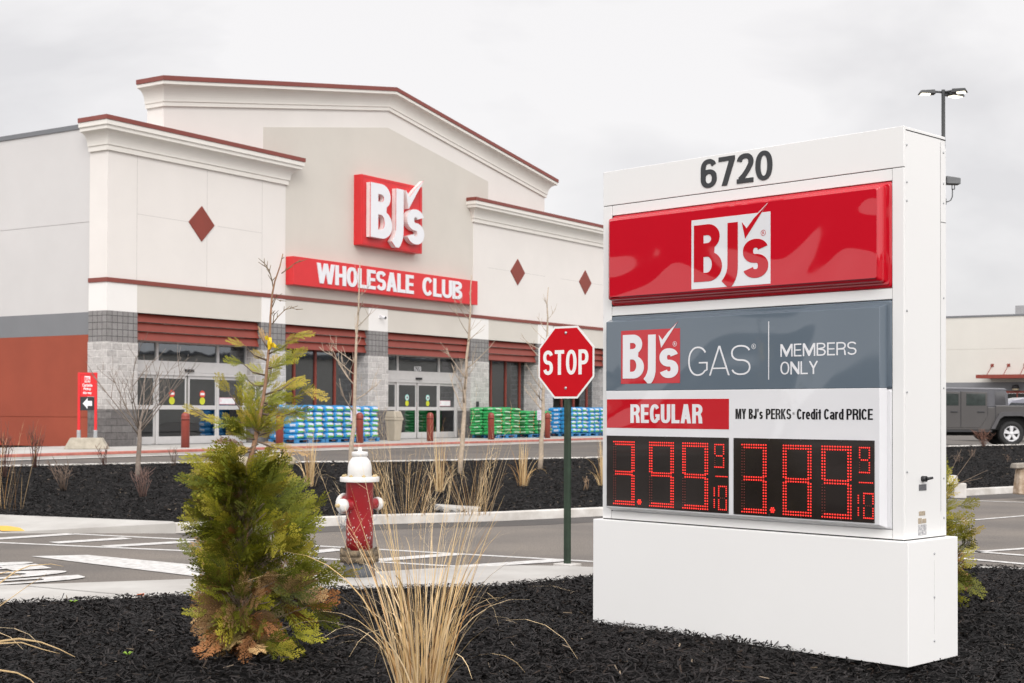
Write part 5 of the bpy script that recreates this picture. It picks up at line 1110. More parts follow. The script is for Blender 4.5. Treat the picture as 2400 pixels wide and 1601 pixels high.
# ------------------------------------------------------------------ what the shiny panels and shop windows mirror, outside the frame
fc = thing('reflection_canopy', 'dark canopy slab out of view, added for the sign panels to mirror', 'canopy', (-21.5, 5, 0), R(3))
b = MB(); b.box(-3, 3, -17, 22, 4.95, 6.9); b.build('reflection_slab', mat('reflection_dark', (.02, .02, .022), .8, .1, spec=.1), fc)  # unseen slab, sized and blackened to darken the reflections in the sign panels
for x, y in ((-1.5, -12), (-1.5, 12), (1.5, -12), (1.5, 12)):
    b = MB(); b.box(x - .2, x + .2, y - .2, y + .2, -.13, 4.96); b.build('column', m_greycap, fc)
rw = np.random.default_rng(3); b = MB(); n = 260; V, Fc = [], []
for i in range(n):
    a = R(28 + 304 * i / (n - 1)); rr = 210 + 12 * math.sin(i * .7); d_ = (math.sin(a), math.cos(a))
    h = 7 + 2.5 * math.sin(i * .33) + rw.uniform(-1.5, 1.5)
    for q, z in ((rr - 9, -.2), (rr - 10 + rw.uniform(-1, 1), h * .45), (rr - 5, h * .85), (rr, h), (rr + 10, h * .6), (rr + 14, -.2)): V.append((d_[0] * q, d_[1] * q, z))
for i in range(n - 1):
    for j in range(5): a = i * 6 + j; Fc.append((a, a + 1, a + 7, a + 6))
b.add(V, Fc); o = b.build('far_woods', mat('winter_woods', (.045, .04, .03), .95, .4, .2)); tag(o, 'dark bare winter woods around the lot, seen only as reflections', 'woods', kind='stuff')

pb_ = thing('pale_building', 'long pale building right of the picture, seen only mirrored in the shop windows', 'building', (78, 28, .4), R(83))
b = MB(); b.box(0, 85, 0, 20, -.5, 5.6); b.build('wall', mat('pale_wall', (.52, .50, .46), .85, .06, .3), pb_)
b = MB(); b.box(-.2, 85.2, -.15, 20.2, 5.6, 5.85); b.build('coping', m_greycap, pb_)
b = MB(); b.box(0, 85, -.03, 0.01, -.4, .9); b.build('plinth', m_grey, pb_)

# ------------------------------------------------------------------ plants
m_leaf = mat('evergreen_leaf', (1, 1, 1), .55, .15, 25, attr='Col', dark=(1.0, 1.0, 1.0), tint=(1.3, 1.25, 1.2), spec=.3)
m_bark = mat('bark', (.17, .125, .09), .9, .3, 25, .5, 60, .004); m_bark2 = mat('pale_bark', (.46, .37, .28), .9, .25, 18, .4, 50, .004); m_bark3 = mat('grey_brown_bark', (.24, .195, .16), .9, .25, 18, .4, 50, .004)
m_blade = mat('dry_grass_blade', (1, 1, 1), .6, .12, 14, attr='Col', spec=.3)

def spray_template(seed):
    r = np.random.default_rng(seed); V, Fc, T = [], [], []
    def quad(a, b2, w, t0, t1, up=.0):
        a, b2 = np.array(a), np.array(b2); d = b2 - a; n = np.array([-d[1], d[0], 0]); n = n / (np.linalg.norm(n) + 1e-9) * w; m = a + d * .45; o = len(V)
        h = np.array([0, 0, up]); V.extend([a, m - n + h, b2, m + n + h]); T.extend([t0, (t0 + t1) / 2, t1, (t0 + t1) / 2]); Fc.append((o, o + 1, o + 2, o + 3))
    z = lambda x: -.16 * x * x
    K = 8
    for i in range(K): quad((i / K, 0, z(i / K)), ((i + 1.15) / K, 0, z((i + 1) / K)), .014, i / K * .3, i / K * .3)
    nt = 6
    for i in range(nt):
        for s in (-1, 1):
            x = .08 + .84 * (i + (.5 if s > 0 else 0)) / nt; ln = (.40 * (1 - x ** 1.6) + .12) * r.uniform(.75, 1.15); an = R(r.uniform(28, 44)) * s
            d = np.array([math.cos(an), math.sin(an), 0]); p = np.array([x, 0, z(x)]); droop = r.uniform(-.3, .15); bendv = np.array([.10, 0, droop])
            m = max(3, int(ln / .068)); prev = p
            for k in range(1, m + 1):
                f = k / m; q = p + d * ln * f + bendv * ln * f * f; quad(prev, q + (q - prev) * (.25 if k < m else .1), .017 * (1.15 - .5 * f), x * .4 + f * .35, x * .4 + f * .55, r.uniform(-.004, .004))
                if k < m:
                    for s2 in (-1, 1):
                        l2 = (ln * .34 + .035) * (1.1 - f * .65) * r.uniform(.75, 1.2); a2 = an + s2 * R(r.uniform(24, 38)); e = q + np.array([math.cos(a2) * l2, math.sin(a2) * l2, droop * l2]); quad(q, e, .0155, x * .4 + f * .45, x * .4 + .6, r.uniform(-.006, .006))
                prev = q
    return np.array(V), np.array(Fc), np.array(T)
SPR = [spray_template(s) for s in range(5)]
def sprays(items):
    """items: (origin, direction, normal hint, length, width factor, base colour, tip colour)"""
    VV, FF, CC = [], [], []; o = 0
    for k, (p, d, nh, L_, wf, c0, c1) in enumerate(items):
        V, Fc, T = SPR[k % 5]; d = np.array(d, float); d /= np.linalg.norm(d); n = np.array(nh, float); n -= d * n.dot(d); n /= np.linalg.norm(n) + 1e-9; s = np.cross(n, d)
        W = np.array(p) + (V[:, :1] * d + V[:, 1:2] * s * wf + V[:, 2:] * n) * L_
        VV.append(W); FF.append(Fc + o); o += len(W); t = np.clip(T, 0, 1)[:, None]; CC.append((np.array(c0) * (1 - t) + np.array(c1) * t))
    return np.concatenate(VV), np.concatenate(FF), np.concatenate(CC)
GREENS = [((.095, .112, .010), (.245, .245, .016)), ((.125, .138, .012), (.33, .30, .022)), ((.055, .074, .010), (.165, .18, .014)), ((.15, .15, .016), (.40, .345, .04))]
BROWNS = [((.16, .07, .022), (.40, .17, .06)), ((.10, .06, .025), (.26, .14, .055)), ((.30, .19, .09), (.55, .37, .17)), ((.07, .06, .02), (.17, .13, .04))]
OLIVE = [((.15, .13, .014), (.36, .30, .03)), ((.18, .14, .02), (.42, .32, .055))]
PROF = [(.0, .10, .12), (.08, .17, .33), (.22, .22, .56), (.36, .23, .62), (.45, .24, .56), (.60, .25, .48), (.75, .32, .44), (.90, .23, .42), (1.0, .24, .38), (1.08, .24, .30), (1.15, .12, .14), (1.3, .08, .08)]
def prof(z): return tuple(np.interp(z, [p[0] for p in PROF], [p[k] for p in PROF]) for k in (1, 2))
def evergreen(x0, y0, z0, scale, n_low, upper, seed):
    r = np.random.default_rng(seed); items = []; twigs = MB()
    for q_ in range(n_low + n_low // 3):
        z = r.uniform(.03, 1.12); az = r.uniform(0, 2 * math.pi); c, s = math.cos(az), math.sin(az)
        lft, rgt = prof(z); ext = (rgt if c > 0 else lft) * abs(c) + (lft + rgt) / 2 * .85 * abs(s)
        rr = r.uniform(.25, .80) if r.random() < .6 else r.uniform(.6, .97)
        if q_ >= n_low: rr = r.uniform(.05, .4)
        L_ = r.uniform(.17, .30) * (.8 if z < .15 else 1); a = max(.02, ext * rr - L_ * .72)
        up = r.uniform(-.1, .9) if z > .35 else r.uniform(-.9, .35)
        jit = r.normal(0, .35); d = (math.cos(az + jit), math.sin(az + jit), up); p = (a * c, a * s, z)
        nh = (r.normal(0, .6), -1 + r.normal(0, .3), r.normal(0, .6))
        pb = .85 if z < .22 else (.72 if z < .42 else (.22 if z < .6 else .04))
        if c > .35 and z > .12: pb *= .45
        c0, c1 = BROWNS[r.integers(4)] if r.random() < pb else GREENS[r.integers(4) if r.random() < .7 else 2]
        k = r.uniform(.5, 1.3); items.append((p, d, nh, L_, r.uniform(.7, 1.05), np.array(c0) * k, np.array(c1) * k))
        if r.random() < .35: twigs.tube([(0, 0, max(.02, z - .15)), (a * c * .5, a * s * .5, z - .07), p], [.008, .006, .003], 4)
    for q_ in range(46):
        z = r.uniform(.1, 1.1); az = r.uniform(0, 6.28); c, s = math.cos(az), math.sin(az); lft, rgt = prof(z); ext = (rgt if c > 0 else lft) * abs(c) + (lft + rgt) / 2 * .85 * abs(s)
        L_ = r.uniform(.16, .26); a = ext * r.uniform(.72, .98) - L_ * .45; k = r.uniform(.9, 1.35); c0, c1 = (GREENS + OLIVE)[r.integers(6)]
        items.append(((a * c, a * s, z), (c, s, r.uniform(.1, 1.1) if z > .3 else r.uniform(-.3, .4)), (r.normal(0, .5), -1, r.normal(0, .5)), L_, r.uniform(.5, .8), np.array(c0) * k, np.array(c1) * k))
    for _ in range(120 if n_low else 0):
        z = r.uniform(.05, 1.05); az = r.uniform(0, 6.28); lft, rgt = prof(z); a = (lft + rgt) * .2 * r.uniform(.2, 1); twigs.tube([(0, 0, z - .1), (a * math.cos(az) * .6, a * math.sin(az) * .6, z - .02), (a * math.cos(az) * 1.4, a * math.sin(az) * 1.4, z + r.uniform(-.02, .1))], [.006, .004, .002], 4)
    for (q0, q1, n, sz, pal) in upper:
        q0, q1 = np.array(q0), np.array(q1); dv = q1 - q0; L0 = np.linalg.norm(dv); side = np.array([0, 1, 0]); twigs.tube([q0, q0 + dv * .5 + np.array([0, 0, -.02]), q0 + dv * .9], [.006, .004, .002], 4)
        for i in range(n):
            f = .2 + .7 * i / max(1, n - 1) if n > 1 else .25
            d = dv / L0 + r.normal(0, .28, 3); L_ = sz * .86 * r.uniform(.75, 1.15); p = q0 + dv * f - d * L_ * .2 + np.array([0, r.normal(0, .03), 0])
            c0, c1 = pal[r.integers(len(pal))]; k = r.uniform(.8, 1.25)
            items.append((p, d, (r.normal(0, .35), -1, r.normal(.4, .45)), L_, r.uniform(.6, .95), np.array(c0) * k, np.array(c1) * k))
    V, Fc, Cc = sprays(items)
    return V * scale, Fc, Cc, twigs
ex, ey_ = at(565, 1543, .02)
def lp_(px, py, dy=0.0):
    """point in the evergreen's own space, for a branch seen at that photo pixel"""
    q = ray(px, py); k = (ey_ + dy) / q[1]; return (q[0] * k - ex, dy, EYE + q[2] * k - .02)
PAL_U = OLIVE + GREENS[:2]
def ub(a, b2, n, sz, pal=PAL_U):
    dy = rnd.uniform(-.12, .06); return (lp_(*a), lp_(*b2, dy), n, sz, pal)
upper = [ub((603, 1055), (452, 1072), 5, .22), ub((605, 1040), (475, 1098), 4, .19), ub((598, 1022), (432, 952), 6, .16, OLIVE), ub((603, 1000), (525, 905), 3, .19), ub((612, 975), (560, 905), 3, .18), ub((610, 990), (545, 985), 4, .2, GREENS), ub((615, 970), (705, 965), 4, .2), ub((618, 945), (735, 915), 4, .19), ub((620, 925), (700, 885), 3, .19, OLIVE),
         ub((622, 905), (570, 885), 2, .17), ub((622, 880), (562, 848), 2, .17), ub((624, 865), (700, 830), 3, .18), ub((626, 845), (566, 805), 2, .17, OLIVE), ub((628, 830), (702, 782), 3, .16), ub((628, 815), (602, 762), 1, .15, BROWNS[2:]), ub((604, 1035), (690, 1052), 4, .17, BROWNS[2:] + OLIVE), ub((606, 1020), (660, 990), 4, .19), ub((605, 1010), (640, 945), 4, .2, GREENS), ub((602, 1030), (555, 1010), 4, .19, GREENS), ub((607, 1000), (580, 945), 4, .2, GREENS), ub((600, 1062), (520, 1035), 4, .18, BROWNS), ub((612, 960), (655, 905), 3, .19, GREENS), ub((596, 1075), (560, 1110), 3, .18), ub((595, 1075), (660, 1100), 3, .18), ub((618, 915), (640, 855), 3, .17), ub((615, 985), (600, 930), 3, .19, GREENS), ub((608, 1015), (585, 985), 4, .19), ub((606, 1005), (625, 985), 4, .19, GREENS)]
eg = thing('young_evergreen', 'young evergreen tree with bare leader and browned lower sprays in front of the walkway', 'tree', (ex, ey_, .02))
V, Fc, Cc, tw = evergreen(ex, ey_, 0, 1, 390, upper, 12)
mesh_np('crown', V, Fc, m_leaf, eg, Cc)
tw.build('branch', m_bark, eg)
P = [lp_(*p) for p in ((566, 1548), (570, 1420), (574, 1300), (574, 1130), (584, 1085), (594, 1050), (604, 1000), (618, 930), (624, 880), (632, 800), (634, 740), (638, 690), (644, 660), (656, 625), (663, 595))]
b = MB(); b.tube(P, [.026, .024, .022, .018, .016, .015, .013, .011, .009, .008, .0065, .0058, .005, .004, .0028], 8)
m_leader = mat('reddish_leader', (.30, .17, .10), .8, .25, 30, .3, 80, .003); b.build('trunk', m_leader, eg)
b = MB()
def twig(pts, r0=.0035):
    Q = [Vector(lp_(*p, rnd.uniform(-.015, .015))) for p in pts]; b.tube(Q, np.linspace(r0, .0015, len(Q)), 5)
    for i in range(1, len(Q)):
        for s in (-1, 1):
            if rnd.random() < .75: d = (Q[i] - Q[i - 1]).normalized(); e = Q[i] + d * .02 + Vector((s * .018, rnd.uniform(-.01, .01), .008)); b.tube([Q[i] - d * .01, e], [.0025, .0015], 4)
twig([(641, 678), (637, 655), (630, 632), (618, 622)]); twig([(638, 660), (633, 640), (624, 622), (617, 614)]); twig([(639, 657), (650, 645)], .003); twig([(660, 641), (672, 632), (690, 618), (704, 613)]); twig([(662, 606), (666, 603)], .003)
twig([(638, 720), (646, 700), (658, 706)]); twig([(637, 712), (645, 697), (650, 694)], .003); twig([(637, 735), (645, 728)], .003); twig([(638, 760), (652, 742), (668, 726), (684, 722), (697, 726)]); twig([(640, 755), (642, 740), (644, 735)], .003)
b.build('twig', mat('olive_twig', (.20, .14, .07), .7, .25, 30), eg)
rb = thing('ribbon', 'yellow tape ribbon tied to the leader of the young evergreen', 'ribbon', (ex, ey_ - .012, .02))
m_yel = mat('yellow_tape', (.80, .55, .02), .45, .08, 20)
def leafpoly(px): return [(lp_(*p)[0], lp_(*p)[2]) for p in px]
b = MB(); b.lathe([(.012, -.035), (.015, 0), (.012, .035)], 10, Matrix.Translation(Vector(lp_(632, 805)) + Vector((0, .012, 0)))); b.build('knot', m_yel, rb)
b = MB(); V = [lp_(p[0], p[1], p[2]) for p in ((621, 789, 0), (628, 786, -.02), (632, 797, -.01), (623, 797, 0), (629, 800, -.015), (634, 800, -.02), (634, 818, -.015), (629, 821, 0))]; b.add(V, [(3, 2, 1, 0), (7, 6, 5, 4)]); b.build('ribbon_tail', m_yel, rb)
b = MB(); V = [lp_(p[0], p[1], p[2]) for p in ((634, 808, -.01), (641, 802, -.03), (648, 809, -.02), (655, 817, 0), (645, 816, -.025), (636, 813, 0))]; b.add(V, [(5, 4, 1, 0), (4, 3, 2, 1)]); b.build('ribbon_tail', m_yel, rb)
# the second evergreen behind the price sign
e2 = thing('young_evergreen', 'green evergreen shrub half hidden behind the right end of the price sign', 'tree', (3.12, 11.0, .0))
up2 = [((0, 0, .85), (.16, -.05, 1.02), 3, .18, GREENS), ((0, 0, .80), (.26, 0, .94), 3, .17, OLIVE), ((0, 0, .72), (.36, 0, .80), 3, .18, GREENS), ((0, 0, 1.0), (.20, -.1, 1.20), 1, .13, OLIVE), ((0, 0, .7), (.33, 0, .70), 2, .15, BROWNS[2:])]
PROF = [(.0, .10, .12), (.1, .25, .22), (.25, .35, .40), (.45, .42, .47), (.58, .40, .38), (.66, .36, .26), (.8, .3, .18), (1.0, .2, .12), (1.2, .1, .06)]
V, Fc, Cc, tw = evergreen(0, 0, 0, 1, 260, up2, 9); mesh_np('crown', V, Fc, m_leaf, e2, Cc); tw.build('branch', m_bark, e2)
b = MB(); b.tube([(0, 0, -.02), (.01, 0, .5), (0, .01, .9), (.02, 0, 1.3)], [.024, .018, .010, .003], 7); b.build('trunk', m_leader, e2)
b = MB(); [b.tube([(.08, .03, .7), (.08 + dx * .5, .03, .95), (.08 + dx, .03, z)], [.004, .003, .0015], 4) for dx, z in ((.26, 1.22), (.36, 1.20), (.46, 1.06), (.42, 1.0))]; b.build('twig', m_bark, e2)

# bare young trees on the slope
def bare_tree(px, py, top, lean_px, label, m, seed, kind='leader', r0=.034):
    x, y, z = on_slope(px, py); r = random.Random(seed); k = math.hypot(x, y) / F_PX; H = (py - top) * k; ln = lean_px * k
    t = thing('bare_tree', label, 'tree', (x, y, z - .03), 0, 'bare young trees on the planted slope')
    b = MB(); tw = MB()
    def limb(p, d, L_, rad, depth):
        n = 5; pts = [Vector(p)]; dd = Vector(d).normalized()
        for i in range(n):
            dd = (dd + Vector((r.uniform(-.13, .13), r.uniform(-.13, .13), .06 + r.uniform(-.05, .07)))).normalized(); pts.append(pts[-1] + dd * L_ / n)
        tw.tube(pts, np.linspace(rad, max(.0028, rad * .3), n + 1), 5)
        if depth > 0:
            for i in range(r.randint(2, 4) if depth > 1 else r.randint(1, 3)):
                j = r.randint(1, n - 1); a = dd.cross(Vector((r.uniform(-1, 1), r.uniform(-1, 1), r.uniform(-.3, 1)))).normalized()
                limb(pts[j], dd * .75 + a * r.uniform(.4, .8) + Vector((0, 0, .25)), L_ * r.uniform(.35, .6), max(.004, rad * .5), depth - 1)
    if kind == 'leader':
        n = 12; pts = [Vector((ln * (i / n) ** .9 + r.uniform(-.018, .018), r.uniform(-.02, .02), H * i / n)) for i in range(n + 1)]
        b.tube(pts, [r0 * (1 - (i / n) * .86) for i in range(n + 1)], 8)
        for i in range(11):
            f = .30 + .62 * (i + r.random() * .6) / 11; az = r.uniform(0, 6.28); q = pts[0].lerp(pts[-1], f); L_ = (1.05 * (1 - f) ** .7 + .12) * r.uniform(.75, 1.2)
            limb(q, (math.cos(az) * (1.0 if f < .7 else .7), math.sin(az), r.uniform(.45, .9)), L_, r0 * (1 - f) * .36 + .003, 2 if f < .5 else 1)
    else:
        n = 6; hb = H * .38; pts = [Vector((ln * i / n + r.uniform(-.012, .012), 0, hb * i / n)) for i in range(n + 1)]; b.tube(pts, np.linspace(r0, r0 * .7, n + 1), 8)
        for i in range(10):
            az = 2 * math.pi * i / 10 + r.uniform(-.4, .4); f = r.uniform(.72, 1.0); q = pts[0].lerp(pts[-1], f)
            limb(q, (math.cos(az) * .75, math.sin(az) * .75, r.uniform(.7, 1.5)), (H - hb) * r.uniform(.55, .88), r0 * .27, 2)
    b.build('trunk', m, t); tw.build('branches', m, t); return t
bare_tree(322, 1118, 772, 6, 'bare multi-branched young tree in front of the left block pier', m_bark3, 3, 'fan', .052)
bare_tree(821, 1118, 612, 22, 'thin bare tree rising behind the hydrant, its tip crossing the long red sign', m_bark2, 8, r0=.050)
bare_tree(1076, 1110, 640, 28, 'thin bare tree in front of the right-hand doors and block pier', m_bark2, 15, r0=.054)
bare_tree(1266, 1101, 668, 18, 'thin bare tree in front of the green bags, left of the stop sign', m_bark2, 21, r0=.054)

# dry grass
TAN = np.array([(.74, .53, .27), (.66, .45, .21), (.80, .62, .38), (.46, .26, .10), (.72, .54, .31)])
def blades(n, h, spread, width, curl, seed, lean=(0, 0), seed_heads=0, cols=TAN, segs=10, stiff=.5, hvar=.3, tight=0.0):
    r = np.random.default_rng(seed); VV, FF, CC = [], [], []; o = 0
    for i in range(n + seed_heads):
        stalk = i >= n; H = h * r.uniform(1 - hvar, 1 + hvar) * (1.35 if stalk else 1); az = r.uniform(0, 2 * math.pi); rad = spread * math.sqrt(r.random())
        p = np.array([rad * math.cos(az + r.normal(0, .6)), rad * math.sin(az + r.normal(0, .6)), 0.0]); tilt = (.03 + .17 * r.random() + .15 * rad / max(spread, .01)) * (1 - tight); cu = curl * r.uniform(.4, 1.1)
        a = az + r.normal(0, .5); w = width * r.uniform(.6, 1.2) * (.42 if stalk else 1); c = cols[r.integers(len(cols))] * r.uniform(.75, 1.2)
        ang = tilt; st = H / segs; pts = [p]; bend = 0 if stalk else (cu * r.uniform(1.2, 2.4) if r.random() < .58 else cu * r.uniform(.1, .6))
        for k in range(segs):
            ang = tilt + (bend if not stalk else .25 * cu) * ((k + 1) / segs) ** 1.8; hor = math.sin(ang); pts.append(pts[-1] + st * np.array([hor * math.cos(a) + lean[0] * k / segs, hor * math.sin(a) + lean[1] * k / segs, math.cos(ang)]))
        sd = np.array([-math.sin(a), math.cos(a), 0]); tw_ = r.uniform(0, 3.14); sd = sd * math.cos(tw_) + np.array([math.cos(a), math.sin(a), 0]) * math.sin(tw_)
        for k, q in enumerate(pts):
            ww = w * (1 - .9 * (k / segs) ** 2.2) * .5; VV += [q - sd * ww, q + sd * ww]; CC += [c * (.85 + .3 * k / segs)] * 2
        FF += [(o + 2 * k, o + 2 * k + 1, o + 2 * k + 3, o + 2 * k + 2) for k in range(segs)]; o += 2 * (segs + 1)
        if stalk:
            tip = pts[-1]; dv = pts[-1] - pts[-2]; dv /= np.linalg.norm(dv)
            for q in range(16):
                f = q / 16; s0 = pts[-1 - int(f * 3)] * (1 - (f * 3) % 1) + pts[-2 - int(f * 3)] * ((f * 3) % 1); e = s0 + (dv * .8 + r.normal(0, .35, 3)) * h * .11 * (.4 + f); sdd = r.normal(0, 1, 3); sdd /= np.linalg.norm(sdd); ww = width * .11
                VV += [s0 - sdd * ww, s0 + sdd * ww, e]; CC += [c * 1.1] * 3; FF.append((o, o + 1, o + 2, o + 2)); o += 3
    return np.array(VV), [tuple(dict.fromkeys(f)) for f in FF], np.array(CC)
def mesh_list(name, V, F, m, parent, col):
    me = bpy.data.meshes.new(name); me.from_pydata(V.tolist(), [], F); me.materials.append(m); a = me.color_attributes.new('Col', 'FLOAT_COLOR', 'POINT')
    a.data.foreach_set('color', np.concatenate([col, np.ones((len(col), 1))], 1).astype(np.float32).ravel()); me.update(); o = bpy.data.objects.new(name, me); C.objects.link(o); o.parent = parent; return o
def grass(name, loc, label, groups, group=None):
    t = thing(name, label, 'grass', loc, 0, group)
    for nm, kw in groups: V, F_, c = blades(**kw); mesh_list(nm, V, F_, m_blade, t, c)
    return t
gx, gy = at(985, 1668, .02)
grass('grass_clump', (gx, gy, .01), 'large clump of dry tan grass with arching blades in the near mulch', [('blades', dict(n=112, h=.92, spread=.095, width=.0085, curl=1.0, seed=4, hvar=.34)), ('stems', dict(n=44, h=.90, spread=.09, width=.006, curl=.25, seed=6, hvar=.3)), ('seed_stalks', dict(n=0, h=1.02, spread=.10, width=.006, curl=.2, seed=9, seed_heads=30, hvar=.22, cols=TAN[[0, 2, 4]]))])
gx2, gy2 = at(-150, 1640, .02)
grass('grass_clump', (gx2 - .12, gy2 - .3, .01), 'blurred dry grass clump at the left edge, only its arching blades in view', [('blades', dict(n=60, h=.75, spread=.2, width=.012, curl=1.0, seed=14, hvar=.3)), ('seed_stalks', dict(n=0, h=1.0, spread=.2, width=.008, curl=.25, seed=19, seed_heads=10))])
lg = thing('arching_grass', 'a few thick tan grass blades arching into the bottom left corner', 'grass', (0, 0, 0))
b = MB()
for pts, yy, wd in ((((-150, 1660), (-80, 1560), (0, 1503), (45, 1497), (95, 1505), (140, 1522), (176, 1540)), 6.6, .010), (((-150, 1660), (-60, 1570), (0, 1508), (50, 1506), (100, 1522), (140, 1532)), 6.65, .008), (((-120, 1680), (-60, 1600), (0, 1571), (40, 1577), (70, 1592), (90, 1612)), 6.5, .010), (((-120, 1500), (-50, 1410), (0, 1366), (35, 1340), (70, 1326), (120, 1322), (150, 1328)), 7.0, .007), (((-120, 1450), (-40, 1352), (20, 1340), (55, 1352)), 7.0, .006), (((-60, 1480), (0, 1420), (70, 1370), (110, 1345)), 7.1, .004)):
    Q = []
    for p in pts: q = ray(*p); k = yy / q[1]; Q.append(Vector((q[0] * k, yy, EYE + q[2] * k)))
    n = len(Q); V = []
    for i, q in enumerate(Q):
        t = (Q[min(i + 1, n - 1)] - Q[max(i - 1, 0)]).normalized(); s_ = t.cross(Vector((.25, 1, .3))).normalized() * wd * .5 * (1 - .8 * (i / (n - 1)) ** 3); V += [q - s_, q + Vector((0, -.002, .001)), q + s_]
    b.add(V, [(3 * i + j, 3 * i + j + 1, 3 * i + j + 4, 3 * i + j + 3) for i in range(n - 1) for j in (0, 1)], smooth=True)
b.build('blades', mat('tan_blade', (.66, .47, .24), .6, .15, 10), lg)
G2 = TAN * np.array([.62, .58, .55]); G3 = TAN * .9
def far_grass(px, py, label, **kw):
    kind = kw.pop('kind', 'fan'); x, y, z = on_slope(px, py)
    if kind == 'fan': gr = [('stems', dict(n=kw.get('n', 110), h=kw.get('h', .85), spread=kw.get('s', .30), width=.0085, curl=.15, seed=px, hvar=.45, cols=G2, tight=kw.get('fan', 0))), ('seed_stalks', dict(n=0, h=kw.get('h', .85) * .95, spread=kw.get('s', .3), width=.009, curl=.2, seed=px + 1, seed_heads=kw.get('sh', 22), cols=G3))]
    else: gr = [('stems', dict(n=36, h=kw.get('h', 1.0) * .84, spread=.055, width=.012, curl=.12, seed=px, hvar=.28, cols=TAN * .9, tight=.82)), ('blades', dict(n=26, h=kw.get('h', 1.0) * .55, spread=.09, width=.012, curl=1.1, seed=px + 2, hvar=.5, cols=TAN))]
    return grass('dry_grass', (x, y, z), label, gr, 'dry grasses on the planted slope')
far_grass(945, 1205, 'wide clump of thin brown grass just behind the hydrant at the kerb', n=46, h=.88, s=.42, sh=14, fan=-.9)
far_grass(1112, 1206, 'fan of brown grass rising at the kerb behind the concrete slab', n=34, h=.88, s=.24, sh=11, fan=-.9)
far_grass(727, 1140, 'pale tied up grass bundle between the evergreen and the hydrant', kind='tied', h=1.0)
far_grass(1031, 1152, 'pale tied up grass bundle in front of the right-hand doors', kind='tied', h=1.05)
far_grass(1226, 1140, 'pale tied up grass bundle with trailing blades left of the stop post', kind='tied', h=.95)
far_grass(1412, 1138, 'pale tied up grass bundle next to the left edge of the price sign', kind='tied', h=.95)
far_grass(8, 1195, 'rough dry grass at the kerb corner on the left edge', n=22, h=.95, s=.25, sh=9)

# twiggy shrubs
def shrub(px, py, h, wd, label, col, seed, n=14, group='bare twiggy shrubs on the slope'):
    x, y, z = on_slope(px, py); r = random.Random(seed); t = thing('bare_shrub', label, 'shrub', (x, y, z), 0, group); b = MB()
    for i in range(n):
        a = r.uniform(0, 6.28); L_ = h * r.uniform(.6, 1.05); s = wd * r.uniform(.1, .6); p0 = Vector((r.uniform(-.05, .05), r.uniform(-.05, .05), 0)); p2 = Vector((math.cos(a) * s, math.sin(a) * s, L_)); p1 = p0.lerp(p2, .5) + Vector((r.uniform(-.03, .03), 0, .02))
        b.tube([p0, p1, p2], [.006, .0045, .0022], 4)
        for k in range(2):
            q = p1.lerp(p2, r.uniform(0, .8)); b.tube([q, q + Vector((r.uniform(-.12, .12) * wd * 2, r.uniform(-.1, .1), L_ * r.uniform(.12, .3)))], [.005, .0025], 4)
    b.build('stems', mat('twig_' + str(seed), col, .85, .2, 20), t)
RED = (.13, .06, .045); BRN = (.17, .12, .09)
shrub(82, 1097, .95, .5, 'reddish bare shrub beside the upper road, left of the pickup sign', RED, 31, 16)
shrub(8, 1120, 1.1, .4, 'reddish bare shrub at the far left edge by the upper road', RED, 32, 12)
shrub(243, 1092, .5, .35, 'small reddish shrub below the pickup sign base', RED, 33, 10)
shrub(407, 1093, .45, .25, 'small brown shrub below the left entrance doors', BRN, 34, 8)
shrub(150, 1152, .55, .55, 'low spreading brown shrub in the mulch on the left', BRN, 35, 18)
shrub(335, 1166, .50, .40, 'low brown shrub in front of the multi-branched bare tree', (.18, .11, .09), 36, 18)
shrub(2246, 1090, .32, .25, 'tiny brown shrub just right of the lamp post', BRN, 37, 8); shrub(2282, 1078, .35, .22, 'tiny brown shrub on the slope below the pickup truck', BRN, 38, 8); shrub(2364, 1090, .30, .2, 'tiny twig shrub near the right edge of the slope', BRN, 39, 7)
shrub(2305, 1047, .55, .75, 'brown shrub on the kerb in front of the pickup truck wheel', (.20, .10, .07), 40, 24)
shrub(1372, 1150, .30, .12, 'small dry twig plant just left of the price sign', (.30, .2, .12), 41, 6)

# stones and slabs
def boulder(px, py, sx, sy, sz, label, col, seed, name='boulder'):
    x, y, z = on_slope(px, py); r = random.Random(seed); b = MB(); n, k = 20, 12; V, Fc = [], []; ph = [r.uniform(0, 6) for _ in range(6)]
    for j in range(k + 1):
        la = -math.pi / 2 + math.pi * j / k
        for i in range(n):
            lo = 2 * math.pi * i / n; c = lambda v, p: math.copysign(abs(v) ** p, v); q = 1 + .08 * math.sin(3 * lo + ph[0] + la) + .06 * math.sin(5 * lo + ph[1] - 3 * la) + .05 * math.sin(4 * la + ph[2])
            V.append((c(math.cos(lo), .75) * c(math.cos(la), .7) * sx * q, c(math.sin(lo), .75) * c(math.cos(la), .7) * sy * q, c(math.sin(la), .75) * sz * q + sz * .45))
    for j in range(k):
        for i in range(n): Fc.append((j * n + i, j * n + (i + 1) % n, (j + 1) * n + (i + 1) % n, (j + 1) * n + i))
    b.add(V, Fc, smooth=True); o = b.build(name, mat('stone_' + str(seed), col, .9, .22, 5, .7, 14, .04), loc=(x, y, z)); tag(o, label, 'rock', 'boulders on the planted slope' if name == 'boulder' else None)
boulder(650, 1090, .36, .3, .17, 'pale sandstone boulder beside the upper road, right of the evergreen', (.40, .34, .24), 51)
boulder(555, 1092, .34, .28, .15, 'pale sandstone boulder mostly hidden behind the evergreen leader', (.38, .32, .23), 52)
x, y, z = on_slope(2398, 1148); o = thing('boulder', 'tan block of stone with a grey cap cut by the right edge of the picture', 'rock', (x, y, z - .02))
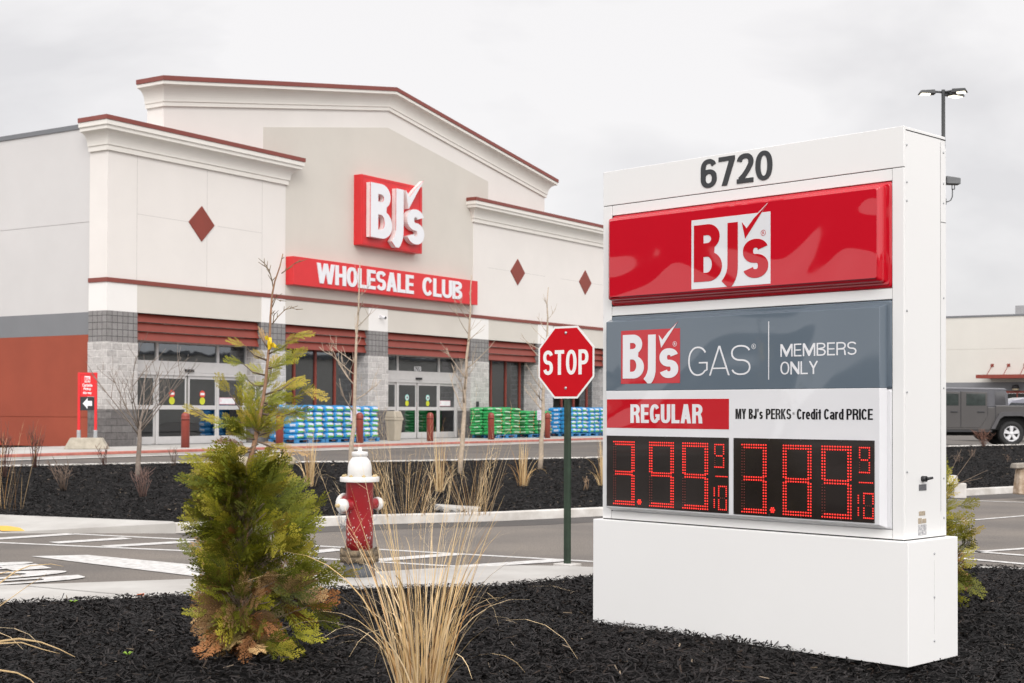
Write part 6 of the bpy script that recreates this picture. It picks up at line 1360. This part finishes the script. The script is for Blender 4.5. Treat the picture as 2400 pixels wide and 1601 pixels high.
b = MB(); b.hexa([(-.13, -.14, -.05), (.24, -.16, -.05), (.26, .2, -.05), (-.15, .18, -.05)], [(-.09, -.10, .44), (.22, -.12, .46), (.22, .16, .45), (-.10, .15, .43)]); b.build('stone', mat('tan_stone', (.42, .30, .19), .9, .35, 7, .7, 14, .04, dark=(.25, .16, .09), tint=(.58, .48, .38)), o, bevel=.03)
b = MB(); b.hexa([(-.19, -.17, .435), (.27, -.18, .455), (.27, .2, .455), (-.19, .19, .43)], [(-.17, -.15, .53), (.26, -.16, .55), (.26, .18, .55), (-.17, .17, .525)]); b.build('cap_stone', mat('grey_stone', (.28, .25, .21), .9, .25, 8, .7, 16, .04), o, bevel=.02)
x, y, z = on_slope(1062, 1203); b = MB(); b.hexa([(-.15, -.10, -.05), (.36, -.12, -.05), (.40, .3, -.05), (-.35, .35, -.05)], [(-.18, -.08, .085), (.36, -.10, .06), (.38, .3, .06), (-.30, .3, .10)])
o = b.build('concrete_slab', m_conc, bevel=.01, loc=(x, y + .42, slope_z(x, y + .42) - .01)); tag(o, 'flat concrete slab lying in the mulch behind the kerb between the grasses', 'slab')
x, y, z = on_slope(2238, 1148); b = MB(); b.box(-.20, .04, -.1, .12, -.1, .19); o = b.build('concrete_block', m_kerb, bevel=.02, loc=(x - .0, y - .5, z - .02)); tag(o, 'short concrete block at the foot of the lamp post', 'block')
# small litter and sprouts on the near mulch
for k, (px, py, c, s, lb) in enumerate(((330, 1397, (.65, .12, .01), .03, 'orange leaf scrap at the edge of the walkway on the left'),)):
    x, y = at(px, py, .01); b = MB(); b.hexa([(-s, -s * .5, 0), (s, -s * .4, .003), (s * .8, s * .5, .004), (-s * .9, s * .4, 0)], [(-s, -s * .5, .01), (s, -s * .4, .018), (s * .8, s * .5, .02), (-s * .9, s * .4, .012)]); o = b.build('leaf', mat('orange_scrap', c, .6), loc=(x, y, .012)); tag(o, lb, 'leaf')
for k, (px, py) in enumerate(((300, 1537), (172, 1414))):
    x, y = at(px, py, .02); b = MB()
    for i in range(5): a = i * 1.3; b.tube([(0, 0, 0), (.02 * math.cos(a), .02 * math.sin(a), .02), (.035 * math.cos(a), .035 * math.sin(a), .022)], [.003, .005, .001], 4)
    o = b.build('sprout', bpy.data.materials.get('sprout_green') or mat('sprout_green', (.25, .42, .04), .5), loc=(x, y, .02)); tag(o, ('tiny green sprout in the near mulch left of the evergreen', 'tiny green sprout at the edge of the walkway')[k], 'plant')
bpy.context.view_layer.update()
